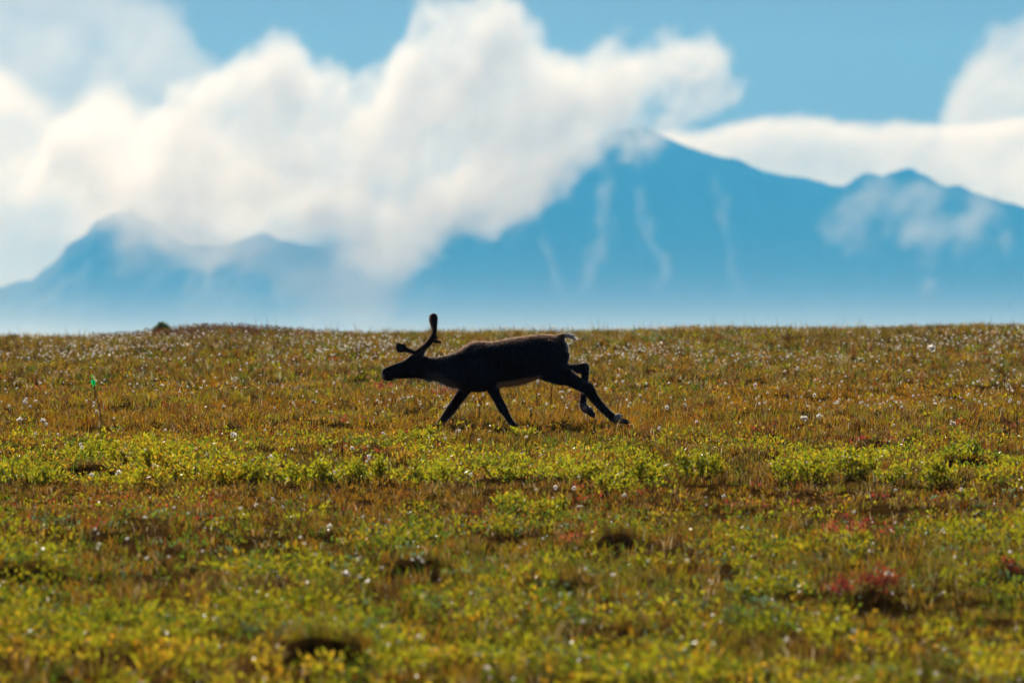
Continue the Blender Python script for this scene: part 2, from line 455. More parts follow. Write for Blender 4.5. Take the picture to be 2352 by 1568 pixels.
def build_ground():
    xs = np.concatenate([[-40000, -9000, -2500, -700, -200, -80, -45, -28, -20], np.arange(-15, 15.01, .11), [20, 28, 45, 80, 200, 700, 2500, 9000, 40000]])
    ys = np.concatenate([[-6000, -1500, -300, -60, -10, 5, 14, 20, 25, 28], np.arange(30, 62, .10), np.arange(62, 101, .16), [103, 107, 112, 120, 135, 160, 200, 260, 340, 500, 900, 2000, 5000, 9000, 11450]])
    X, Yg = np.meshgrid(xs, ys)
    Z = gz(X, Yg)
    V = np.stack([X, Yg, Z], -1).reshape(-1, 3)
    nx, ny = len(xs), len(ys)
    a = (np.arange(ny - 1)[:, None] * nx + np.arange(nx - 1)[None, :]).ravel()
    F = np.concatenate([np.stack([a, a + 1, a + nx + 1], -1), np.stack([a, a + nx + 1, a + nx], -1)])
    m, t = new_mat('tundra_soil')
    out = t.n('ShaderNodeOutputMaterial'); b = t.n('ShaderNodeBsdfPrincipled')
    geo = t.n('ShaderNodeNewGeometry')
    n1 = t.noise(geo.outputs['Position'], 1.3, 5, 0.6); n2 = t.noise(geo.outputs['Position'], 16, 4, 0.6)
    ramp = t.n('ShaderNodeValToRGB'); cr = ramp.color_ramp
    cr.elements[0].position = .3; cr.elements[0].color = (.02, .010, .003, 1)
    cr.elements[1].position = .75; cr.elements[1].color = (.085, .040, .008, 1)
    e = cr.elements.new(.52); e.color = (.045, .024, .005, 1)
    t.put(ramp.inputs[0], t.math('ADD', t.math('MULTIPLY', n1.outputs[0], .5), t.math('MULTIPLY', n2.outputs[0], .5)))
    # beyond the crest the plants are too far off to be told apart: plain tundra colour
    sp_ = t.n('ShaderNodeSeparateXYZ'); t.put(sp_.inputs[0], geo.outputs['Position'])
    n3 = t.noise(geo.outputs['Position'], .02, 5, .6)
    r3 = t.n('ShaderNodeValToRGB'); r3.color_ramp.elements[0].position = .35; r3.color_ramp.elements[0].color = (.085, .075, .018, 1)
    r3.color_ramp.elements[1].position = .65; r3.color_ramp.elements[1].color = (.15, .085, .022, 1); t.put(r3.inputs[0], n3.outputs[0])
    mx = t.n('ShaderNodeMix', data_type='RGBA')
    t.put(mx.inputs['Factor'], t.smooth(sp_.outputs[1], 98, 112)); t.put(mx.inputs['A'], ramp.outputs[0]); t.put(mx.inputs['B'], r3.outputs[0])
    t.put(b.inputs['Base Color'], mx.outputs['Result'])
    b.inputs['Roughness'].default_value = 1.0; b.inputs['Specular IOR Level'].default_value = 0
    bp = t.n('ShaderNodeBump'); bp.inputs['Strength'].default_value = .7; bp.inputs['Distance'].default_value = .03
    t.put(bp.inputs['Height'], n2.outputs[0]); t.put(b.inputs['Normal'], bp.outputs[0])
    t.put(out.inputs['Surface'], b.outputs[0])
    tag(link_mesh('ground', mesh_np('ground', V, F, smooth=True), m), kind='structure')
build_ground()

# ------------------------------------------------------------------ plant materials
def leaf_material(name, trans=0.5, rough=0.45, spec=0.4, tint=True, color=(1, 1, 1), tboost=1.0):
    m, t = new_mat(name)
    out = t.n('ShaderNodeOutputMaterial'); b = t.n('ShaderNodeBsdfPrincipled'); tr = t.n('ShaderNodeBsdfTranslucent'); mx = t.n('ShaderNodeMixShader')
    if tint:
        at_ = t.n('ShaderNodeAttribute', attribute_name='tint'); c = at_.outputs['Color']
    else:
        rg = t.n('ShaderNodeRGB'); rg.outputs[0].default_value = (*color, 1); c = rg.outputs[0]
    t.put(b.inputs['Base Color'], c)
    g = t.n('ShaderNodeGamma'); t.put(g.inputs[0], c); g.inputs[1].default_value = tboost
    t.put(tr.inputs['Color'], g.outputs[0])
    b.inputs['Roughness'].default_value = rough; b.inputs['Specular IOR Level'].default_value = spec
    mx.inputs[0].default_value = trans
    t.put(mx.inputs[1], b.outputs[0]); t.put(mx.inputs[2], tr.outputs[0]); t.put(out.inputs['Surface'], mx.outputs[0])
    return m
MAT_GRASS = leaf_material('sedge_blades', .55, .55, .12, tboost=.85)
MAT_LEAF = leaf_material('glossy_leaves', .6, .4, .25, tboost=.82)
MAT_COTTON = leaf_material('cottongrass_fluff', .72, .8, .05)
MAT_STALK = leaf_material('dry_stalks', .1, .7, .2)

PAL = {  # real leaf and blade colours
    'orange': (.37, .172, .010), 'rust': (.24, .075, .010), 'olive': (.19, .135, .014), 'tan': (.36, .22, .06), 'ygreen': (.35, .325, .006),
    'green': (.10, .16, .008), 'brown': (.10, .046, .010), 'yellow': (.52, .34, .010), 'red': (.36, .03, .018), 'pale': (.55, .44, .26), 'bluegreen': (.10, .17, .07), 'amber': (.50, .235, .008)}

def blades(x, y, z, h, az, lean, w, col, curl=.35):
    col = col * np.array([.86, .84, .75])
    """Bent tapering blades: five points and three triangles each."""
    n = len(x)
    d = np.stack([np.cos(az), np.sin(az)], -1)
    wa = az + math.pi / 2 + rng.normal(0, .7, n)
    wd = np.stack([np.cos(wa), np.sin(wa)], -1) * (w / 2)[:, None]
    base = np.stack([x, y, z], -1)
    mid = base.copy(); mid[:, :2] += d * (lean * h * .38)[:, None]; mid[:, 2] += h * .58
    tip = base.copy(); tip[:, :2] += d * (lean * h * (1 + curl))[:, None]; tip[:, 2] += h * (1 - .25 * lean)
    V = np.empty((n, 5, 3)); o = np.zeros((n, 3)); o[:, :2] = wd
    V[:, 0] = base - o * .8; V[:, 1] = base + o * .8; V[:, 2] = mid - o; V[:, 3] = mid + o; V[:, 4] = tip
    i = np.arange(n)[:, None] * 5
    F = np.concatenate([i + np.array([[0, 1, 3]]), i + np.array([[0, 3, 2]]), i + np.array([[2, 3, 4]])])
    C = np.repeat(col[:, None, :], 5, 1)
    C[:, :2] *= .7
    return V.reshape(-1, 3), F, C.reshape(-1, 3)

def leaves(c, dirv, nrm, L, W, col):
    """Leaf as a folded diamond: five points, four triangles along a midrib."""
    n = len(c)
    side = np.cross(dirv, nrm); side /= np.linalg.norm(side, axis=1, keepdims=True) + 1e-9
    up = np.cross(side, dirv)
    V = np.empty((n, 4, 3))
    V[:, 0] = c
    V[:, 1] = c + dirv * (L * .48)[:, None] + side * (W / 2)[:, None] + up * (W * .18)[:, None]
    V[:, 2] = c + dirv * (L * .48)[:, None] - side * (W / 2)[:, None] + up * (W * .18)[:, None]
    V[:, 3] = c + dirv * L[:, None] - up * (L * .06)[:, None]
    i = np.arange(n)[:, None] * 4
    F = np.concatenate([i + np.array([[0, 1, 3]]), i + np.array([[0, 3, 2]])])
    return V.reshape(-1, 3), F, np.repeat(col[:, None, :], 4, 1).reshape(-1, 3)

def join(parts):
    V, F, C = [], [], []; o = 0
    for v, f, c in parts:
        V.append(v); F.append(f + o); C.append(c); o += len(v)
    return np.concatenate(V), np.concatenate(F), np.concatenate(C)

def rand_field(n, y0, y1, margin=1.3):
    """Random points on the hillside in and just beside the view."""
    X, Y = [], []
    tot = 0
    while tot < n:
        y = rng.uniform(y0, y1, n); x = rng.uniform(-1, 1, n) * (.0802 * y1 + margin)
        k = np.abs(x) < .0802 * y + margin
        X.append(x[k]); Y.append(y[k]); tot += k.sum()
    return np.concatenate(X)[:n], np.concatenate(Y)[:n]

ZONES = [  # y0, y1, {colour: weight}, tufts per m2, blade height, blade width
    (30.5, 45.4, {'olive': .26, 'ygreen': .09, 'green': .12, 'orange': .17, 'amber': .05, 'brown': .25, 'tan': .03, 'rust': .03}, 56, (.05, .15), .0055),
    (45.4, 49.6, {'orange': .24, 'brown': .30, 'rust': .13, 'olive': .20, 'tan': .08, 'ygreen': .05}, 70, (.04, .11), .006),
    (49.6, 57.5, {'olive': .24, 'ygreen': .10, 'orange': .26, 'brown': .20, 'green': .08, 'tan': .06, 'rust': .06}, 62, (.04, .11), .006),
    (57.5, 70.0, {'orange': .30, 'amber': .10, 'olive': .22, 'rust': .09, 'brown': .14, 'tan': .06, 'ygreen': .05, 'yellow': .04}, 52, (.05, .14), .0065),
    (70.0, 82.0, {'olive': .32, 'orange': .16, 'pale': .05, 'tan': .12, 'brown': .18, 'green': .11, 'rust': .05, 'ygreen': .04}, 36, (.06, .15), .0075),
    (82.0, 99.0, {'olive': .34, 'pale': .06, 'tan': .16, 'brown': .20, 'orange': .12, 'green': .08, 'rust': .04, 'ygreen': .03}, 32, (.06, .16), .009)]

def build_grass():
    parts = []
    PB = 15
    for (y0, y1, mix, dens, (h0, h1), bw) in ZONES:
        area = (y1 - y0) * 2 * (.0802 * (y0 + y1) / 2 + 1.3)
        nt = int(dens * area)
        tx, ty = rand_field(nt, y0, y1)
        ty = np.clip(ty + 2.2 * rng.normal(0, 1, nt) * .5 + 3.0 * (fbm(tx / 1.4, ty / 3, 61, 2) - .5), 30.3, 99)
        names = list(mix); p = np.array([mix[k] for k in names]); p /= p.sum()
        # patches: nearby tufts tend to share a colour
        sel = np.empty(nt, int)
        u = .55 * rng.uniform(0, 1, nt) + .45 * np.clip((fbm(tx / 1.3, ty / 2.6, 21, 2) - .5) * 1.9 + .5, 0, .9999)
        u = np.argsort(np.argsort(u)) / nt
        sel = np.searchsorted(np.cumsum(p), u).clip(0, len(p) - 1)
        pal = np.array([PAL[k] for k in names])
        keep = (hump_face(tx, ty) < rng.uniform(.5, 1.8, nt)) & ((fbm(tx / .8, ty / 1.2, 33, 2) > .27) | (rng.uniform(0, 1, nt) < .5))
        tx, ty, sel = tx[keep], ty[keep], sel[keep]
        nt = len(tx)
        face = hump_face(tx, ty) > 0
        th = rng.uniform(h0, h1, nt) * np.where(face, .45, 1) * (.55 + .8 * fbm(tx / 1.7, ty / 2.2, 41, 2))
        spread = rng.uniform(.02, .07, nt)
        i = np.repeat(np.arange(nt), PB); n = len(i)
        az = rng.uniform(0, 2 * math.pi, n); rr = np.sqrt(rng.uniform(0, 1, n)) * spread[i]
        x = tx[i] + np.cos(az) * rr; y = ty[i] + np.sin(az) * rr
        z = gz(x, y) - .008
        h = th[i] * rng.uniform(.5, 1.15, n)
        lean = rng.uniform(.08, .7, n)
        col = pal[sel[i]] * rng.uniform(.7, 1.25, n)[:, None] * rng.normal(1, .07, (n, 3))
        col = np.where(face[i][:, None], np.array(PAL['brown']) * rng.uniform(.35, 1.1, n)[:, None], col)  # dead brown blades, darkened to paint in the shade of the hollows
        mixin = (rng.uniform(0, 1, n) < .14) & ~face[i]
        alt = np.array([PAL[k] for k in ('tan', 'brown', 'orange', 'ygreen', 'pale')])[rng.integers(0, 5, n)]
        col = np.where(mixin[:, None], alt, col)
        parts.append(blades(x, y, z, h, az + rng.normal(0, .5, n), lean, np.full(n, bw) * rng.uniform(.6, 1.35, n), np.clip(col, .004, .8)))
    # taller thin stems that stand out against the sky along the crest
    n = 800
    x, y = rand_field(n, 84, 96)
    h = rng.uniform(.08, .27, n) * (.6 + .7 * vnoise(x / .6, y, 5))
    col = np.array([PAL['brown'], PAL['olive'], PAL['rust']])[rng.integers(0, 3, n)] * .8
    parts.append(blades(x, y, gz(x, y), h, rng.uniform(0, 6.28, n), rng.uniform(.02, .3, n), np.full(n, .007), col))
    V, F, C = join(parts)
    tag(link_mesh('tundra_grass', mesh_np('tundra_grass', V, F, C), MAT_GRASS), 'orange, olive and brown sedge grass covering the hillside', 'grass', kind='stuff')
    return len(F)
NF_GRASS = build_grass()

def leaf_cloud(cx, cy, n_leaf, spread, h0, h1, size, pal, ragged=.0):
    """Leaves of low plants round (cx, cy): arrays of plants, each with n_leaf leaves on unseen short stems."""
    i = np.repeat(np.arange(len(cx)), n_leaf); n = len(i)
    az = rng.uniform(0, 2 * math.pi, n); rr = np.sqrt(rng.uniform(0, 1, n)) * spread[i]
    x = cx[i] + np.cos(az) * rr; y = cy[i] + np.sin(az) * rr
    hh = rng.uniform(h0, 1, n) * h1[i]
    z = gz(x, y) + hh
    el = rng.normal(.75, .45, n)
    a2 = az + rng.normal(0, .8, n)
    d = np.stack([np.cos(a2) * np.cos(el), np.sin(a2) * np.cos(el), np.sin(el)], -1)
    nr = np.stack([rng.normal(0, 1, n), rng.normal(0, 1, n), rng.normal(.4, .8, n)], -1)
    L = size * rng.uniform(.6, 1.3, n)
    col = pal[i] * rng.uniform(.7, 1.3, n)[:, None] * rng.normal(1, .06, (n, 3))
    return leaves(np.stack([x, y, z], -1), d, nr, L, L * rng.uniform(.38, .55, n), np.clip(col, .004, .9))

def build_low_leaves():
    parts = []
    def field(n, y0, y1, names, w, size, hh, thr, seed, nl=16, sp=(.05, .12), pat=1.4, dark=1.0):
        x, y = rand_field(n, y0, y1)
        y = np.clip(y + rng.normal(0, 1.0, n) + 3.0 * (fbm(x / 1.4, y / 3, 61, 2) - .5), 30.3, 97)
        m = fbm(x / pat, y / (pat * 1.7), seed, 3)
        k = (m > thr) & (hump_face(x, y) < .5)
        x, y = x[k], y[k]
        p = np.array(w) / sum(w)
        c = np.array([PAL[q] for q in names])[rng.choice(len(names), len(x), p=p)] * dark
        parts.append(leaf_cloud(x, y, nl, rng.uniform(*sp, len(x)), .25, rng.uniform(*hh, len(x)), size, c))
    field(9500, 30.5, 44.8, ['ygreen', 'green', 'yellow', 'amber', 'bluegreen', 'olive'], [.48, .24, .11, .05, .05, .07], .037, (.05, .18), .585, 51, pat=.75, dark=.74)
    field(800, 30.5, 35.0, ['yellow', 'ygreen', 'amber'], [.4, .5, .1], .038, (.08, .16), .52, 57, pat=.7)
    field(1500, 30.5, 46, ['green', 'bluegreen', 'olive'], [.5, .25, .25], .032, (.04, .10), .52, 58, 14)
    field(3600, 50.0, 57.0, ['ygreen', 'green', 'yellow', 'rust', 'orange'], [.5, .22, .1, .09, .09], .033, (.05, .11), .475, 52, 14)
    field(900, 45.0, 50, ['ygreen', 'rust', 'orange', 'red'], [.3, .3, .2, .2], .028, (.04, .08), .52, 52, 12)
    field(4200, 57.5, 82.0, ['orange', 'amber', 'rust', 'ygreen', 'green', 'red', 'brown'], [.27, .14, .16, .17, .12, .04, .1], .03, (.03, .09), .42, 53, 12)
    field(1300, 78, 94, ['green', 'ygreen', 'olive', 'rust', 'bluegreen'], [.3, .2, .3, .1, .1], .035, (.05, .11), .48, 54, 12)
    field(800, 31, 70, ['red', 'rust', 'red'], [.4, .3, .3], .026, (.03, .07), .60, 55, 12)
    # the dark red heath on the skyline mound
    x = rng.normal(-4.2, .8, 420); y = rng.normal(91.5, 1.6, 420)
    c = np.array([(.10, .022, .016), (.07, .025, .014), (.045, .035, .012)])[rng.integers(0, 3, 420)]
    parts.append(leaf_cloud(x, y, 14, np.full(420, .08), .2, np.full(420, .13), .03, c))
    V, F, C = join(parts)
    tag(link_mesh('low_leaves', mesh_np('low_leaves', V, F, C), MAT_LEAF), 'low yellow-green and reddish leaves growing between the grass', 'ground cover', kind='stuff')
    return len(F)
NF_LEAF = build_low_leaves()
# ------------------------------------------------------------------ the running caribou
U = 0.0010962            # metres per drawing unit of the side view below
CX, CZ = 1100.0, 1072.0  # drawing point that stands at the root
def cp(zx, zy, y=0.0): return Vector(((zx - CX) * U, y, (CZ - zy) * U))

def spline(pts, n):
    """Catmull-Rom through rows of numbers, resampled to n rows."""
    P = np.array(pts, float); m = len(P)
    Q = np.vstack([2 * P[0] - P[1], P, 2 * P[-1] - P[-2]])
    out = []
    for s in np.linspace(0, m - 1 - 1e-6, n):
        i = int(s); t = s - i
        a, b, c, d = Q[i], Q[i + 1], Q[i + 2], Q[i + 3]
        out.append(.5 * ((2 * b) + (c - a) * t + (2 * a - 5 * b + 4 * c - d) * t * t + (3 * b - a - 3 * c + d) * t ** 3))
    return np.array(out)

def loft(rings):
    """Closed tube from rings of equal length."""
    k = len(rings[0]); V = [v for r in rings for v in r]; F = []
    for i in range(len(rings) - 1):
        for j in range(k):
            a, b = i * k + j, i * k + (j + 1) % k
            F.append((a, b, b + k, a + k))
    for r, rev in ((0, True), (len(rings) - 1, False)):
        c = Vector((0, 0, 0))
        for v in rings[r]: c += Vector(v)
        V.append(c / k); ci = len(V) - 1
        for j in range(k):
            a, b = r * k + j, r * k + (j + 1) % k
            F.append((b, a, ci) if rev else (a, b, ci))
    return V, F

def limb(pts, n=40, k=18):
    """pts: zx, zy, y, r_in_plane, r_across -> closed tube along the path."""
    S = spline(pts, n)
    C = [cp(p[0], p[1], p[2]) for p in S]
    rings = []
    for i, p in enumerate(S):
        t = (C[min(i + 1, n - 1)] - C[max(i - 1, 0)]).normalized()
        a = t.cross(Vector((0, 1, 0))).normalized(); b = a.cross(t).normalized()
        rings.append([C[i] + a * (math.cos(q) * p[3]) + b * (math.sin(q) * p[4]) for q in np.linspace(0, 2 * math.pi, k, endpoint=False)])
    return loft(rings)

TRUNK = [  # zx, top, bottom, half width, squareness
    (101, 585, 606, .014), (106, 558, 626, .028), (120, 542, 640, .039), (150, 526, 649, .046), (178, 515, 648, .047), (204, 504, 636, .046), (250, 489, 630, .050), (300, 466, 629, .060),
    (335, 442, 627, .068), (362, 427, 623, .073), (400, 420, 621, .078), (440, 430, 632, .080), (480, 444, 645, .083), (520, 447, 645, .088), (560, 447, 651, .095), (600, 443, 664, .104),
    (650, 433, 690, .120), (700, 418, 706, .138), (740, 402, 711, .152), (780, 378, 708, .165), (820, 350, 714, .178), (860, 328, 732, .190), (900, 316, 737, .198), (950, 314, 735, .208),
    (1000, 319, 728, .216), (1050, 318, 712, .222), (1100, 310, 705, .228), (1150, 300, 699, .232), (1200, 289, 694, .234), (1250, 281, 688, .232), (1300, 275, 677, .228), (1350, 267, 660, .220),
    (1400, 261, 641, .208), (1440, 256, 626, .198), (1480, 256, 612, .190), (1540, 260, 606, .180), (1590, 265, 596, .168), (1630, 274, 578, .148), (1662, 292, 545, .118), (1685, 325, 505, .080), (1697, 370, 455, .035)]

def trunk_mesh():
    S = spline(TRUNK, 150); rings = []
    k = 40
    for zx, tp, bt, hw in S:
        ring = []
        mid = tp + (bt - tp) * .52
        for q in np.linspace(0, 2 * math.pi, k, endpoint=False):
            c, s_ = math.cos(q), math.sin(q)
            # deep chest, narrower towards the back line
            yy = hw * (abs(c) ** .9) * (1 if c > 0 else -1) * (1 - .16 * max(s_, 0) ** 2)
            zz = mid - (mid - tp) * s_ if s_ > 0 else mid + (bt - mid) * (-s_)
            ring.append(cp(zx, zz, yy))
        rings.append(ring)
    return loft(rings)

NEAR, FAR = -.105, .105
LEGS = {
    'fore_near': [(985, 470, NEAR * .95, .115, .055), (1005, 580, NEAR * 1.15, .100, .060), (1035, 680, NEAR * 1.1, .064, .050), (1078, 775, NEAR, .043, .040), (1118, 850, NEAR, .038, .036), (1140, 890, NEAR, .037, .036),
                  (1168, 935, NEAR, .027, .027), (1195, 980, NEAR, .0235, .024), (1222, 1020, NEAR, .0245, .026), (1243, 1042, NEAR, .027, .030), (1262, 1060, NEAR, .022, .03)],
    'fore_far': [(880, 470, FAR * .95, .10, .055), (865, 580, FAR * 1.1, .10, .060), (826, 690, FAR * 1.1, .066, .052), (775, 775, FAR, .047, .042), (722, 850, FAR, .040, .037), (690, 895, FAR, .039, .037),
                 (656, 940, FAR, .034, .030), (628, 978, FAR, .030, .027), (604, 1012, FAR, .031, .03), (585, 1036, FAR, .03, .03), (572, 1055, FAR, .024, .03)],
    'hind_near': [(1560, 400, NEAR * .85, .165, .085), (1555, 500, NEAR, .15, .085), (1600, 585, NEAR * 1.1, .105, .075), (1690, 620, NEAR * 1.1, .073, .058), (1780, 672, NEAR, .052, .044), (1850, 712, NEAR, .044, .038), (1882, 742, NEAR, .043, .036),
                  (1930, 812, NEAR, .037, .032), (1985, 874, NEAR, .034, .030), (2045, 932, NEAR, .031, .030), (2092, 972, NEAR, .035, .034), (2125, 982, NEAR, .030, .034), (2160, 990, NEAR, .026, .034)],
    'hind_far': [(1560, 420, FAR * .85, .15, .085), (1590, 500, FAR, .115, .08), (1660, 545, FAR * 1.1, .062, .058), (1730, 548, FAR, .045, .044), (1790, 540, FAR, .041, .038), (1832, 528, FAR, .037, .034), (1838, 570, FAR, .033, .030),
                 (1837, 640, FAR, .0275, .026), (1834, 720, FAR, .0245, .024), (1826, 800, FAR, .0245, .025), (1824, 850, FAR, .032, .032), (1842, 885, FAR, .036, .034), (1868, 905, FAR, .031, .034)],
}
HOCKS = [limb([(1845, 690, NEAR, .012, .014), (1880, 684, NEAR, .020, .018), (1905, 715, NEAR, .018, .018), (1925, 760, NEAR, .014, .016)], 12, 12),
         limb([(1790, 515, FAR, .014, .014), (1840, 503, FAR, .018, .018), (1858, 520, FAR, .018, .018), (1856, 570, FAR, .012, .014)], 12, 12)]
TAIL = [(1600, 285, 0, .030, .045), (1635, 270, 0, .026, .040), (1672, 261, 0, .022, .036), (1706, 263, 0, .021, .032), (1738, 277, 0, .018, .026), (1762, 293, 0, .008, .012)]
EAR_N = [(428, 455, -.075, .018, .016), (436, 430, -.092, .026, .012), (447, 405, -.104, .027, .010), (458, 383, -.110, .018, .008), (464, 368, -.112, .006, .005)]
EAR_F = [(424, 452, .075, .018, .016), (430, 428, .092, .026, .012), (438, 405, .104, .026, .010), (446, 386, .110, .017, .008), (450, 374, .112, .006, .005)]

def remeshed(name, pieces, voxel, smooth_it=3, factor=.5):
    """Union of closed pieces as one continuous skin."""
    V, F = [], []
    for v, f in pieces:
        o = len(V); V += [tuple(q) for q in v]; F += [tuple(i + o for i in ff) for ff in f]
    me = bpy.data.meshes.new(name + '_raw'); me.from_pydata(V, [], F); me.update()
    tmp = bpy.data.objects.new(name + '_raw', me); COL.objects.link(tmp)
    r = tmp.modifiers.new('r', 'REMESH'); r.mode = 'VOXEL'; r.voxel_size = voxel
    s = tmp.modifiers.new('s', 'SMOOTH'); s.factor = factor; s.iterations = smooth_it
    dg = bpy.context.evaluated_depsgraph_get(); dg.update()
    out = bpy.data.meshes.new_from_object(tmp.evaluated_get(dg))
    bpy.data.objects.remove(tmp); bpy.data.meshes.remove(me)
    out.name = name
    out.polygons.foreach_set('use_smooth', np.ones(len(out.polygons), bool))
    return out

def coat(co):
    """Coat colour at local points (metres)."""
    zx = co[:, 0] / U + CX; zy = CZ - co[:, 2] / U; y = co[:, 1]
    c = np.tile(np.array([.022, .016, .014]), (len(co), 1))
    nz0 = np.array([mnoise.noise(Vector((a * 9, b * 9, d * 9))) for a, b, d in co])
    def blend(w, col):
        nonlocal c
        w = np.clip(w, 0, 1)[:, None]; c = c * (1 - w) + np.array(col) * w
    back = np.clip((np.interp(zx, [480, 640, 800, 860, 950, 1200, 1450, 1660], [480, 470, 420, 385, 375, 355, 330, 340]) - zy) / 55 + nz0 * .5, 0, 1) * (zx > 500)
    blend(back * .8, (.17, .098, .064))  # brown back fur, lightened further as if sunlit along the top
    nz = np.array([mnoise.noise(Vector((a * 5, b * 5, d * 5))) for a, b, d in co])
    # pale belly, lower edge slopes up towards the flank
    edge = 648 - (np.clip(zx, 1080, 1470) - 1080) * .155
    belly = np.clip((zy - edge) / 26 + nz * .4, 0, 1) * (zx > 1070) * (zx < 1475) * (zy < 705)
    blend(belly * np.clip((1475 - zx) / 30, 0, 1) * np.clip((zx - 1070) / 20, 0, 1), (.60, .49, .38))
    # grey-white mane under the neck
    nb = np.interp(zx, [480, 560, 650, 740, 800], [640, 648, 688, 708, 720])
    mane = np.clip((zy - (nb - 95)) / 80, 0, 1) * np.clip((zx - 440) / 160, 0, 1) * np.clip((770 - zx) / 60, 0, 1) * (zy < 725)
    blend(mane * .85, (.50, .46, .43))
    blend(np.clip((zx - 330) / 200, 0, 1) * np.clip((760 - zx) / 100, 0, 1) * .30, (.10, .09, .085))
    # pale rim of the lower jaw
    blend(np.clip((zy - 618) / 12, 0, 1) * (zx > 190) * (zx < 470) * (zy < 650), (.24, .21, .19))
    blend(np.clip((128 - zx) / 14, 0, 1) * (zy > 590), (.35, .33, .32))
    # white rump patch and underside of the tail
    blend(np.clip((zx - 1655) / 30, 0, 1) * (zy < 500) * np.clip(1.2 - np.abs(y) / .12, 0, 1), (.62, .58, .54))
    tl = np.interp(zx, [1640, 1672, 1706, 1738, 1770], [272, 262, 262, 276, 290])
    blend((zx > 1655) * (zy < 320) * np.clip((zy - tl + 4) / 10, 0, 1), (.75, .72, .68))
    blend(np.clip((zx - 1728) / 14, 0, 1) * (zy < 320), (.75, .72, .68))
    blend((zx > 415) * (zx < 475) * (zy < 430) * (np.abs(y) > .07) * .8, (.11, .095, .085))
    # grizzled lower legs, white above the hooves
    low = np.clip((zy - 760) / 120, 0, 1)
    blend(low * .30, (.10, .085, .08))
    blend(np.clip((zx - 2070) / 30, 0, 1) * (zy > 930), (.34, .31, .29))
    blend((zx > 1780) * (zx < 1960) * (y > 0) * np.clip((zy - 820) / 25, 0, 1), (.22, .20, .19))
    blend((zx < 640) * np.clip((zy - 985) / 30, 0, 1) * .6, (.22, .2, .18))
    return c

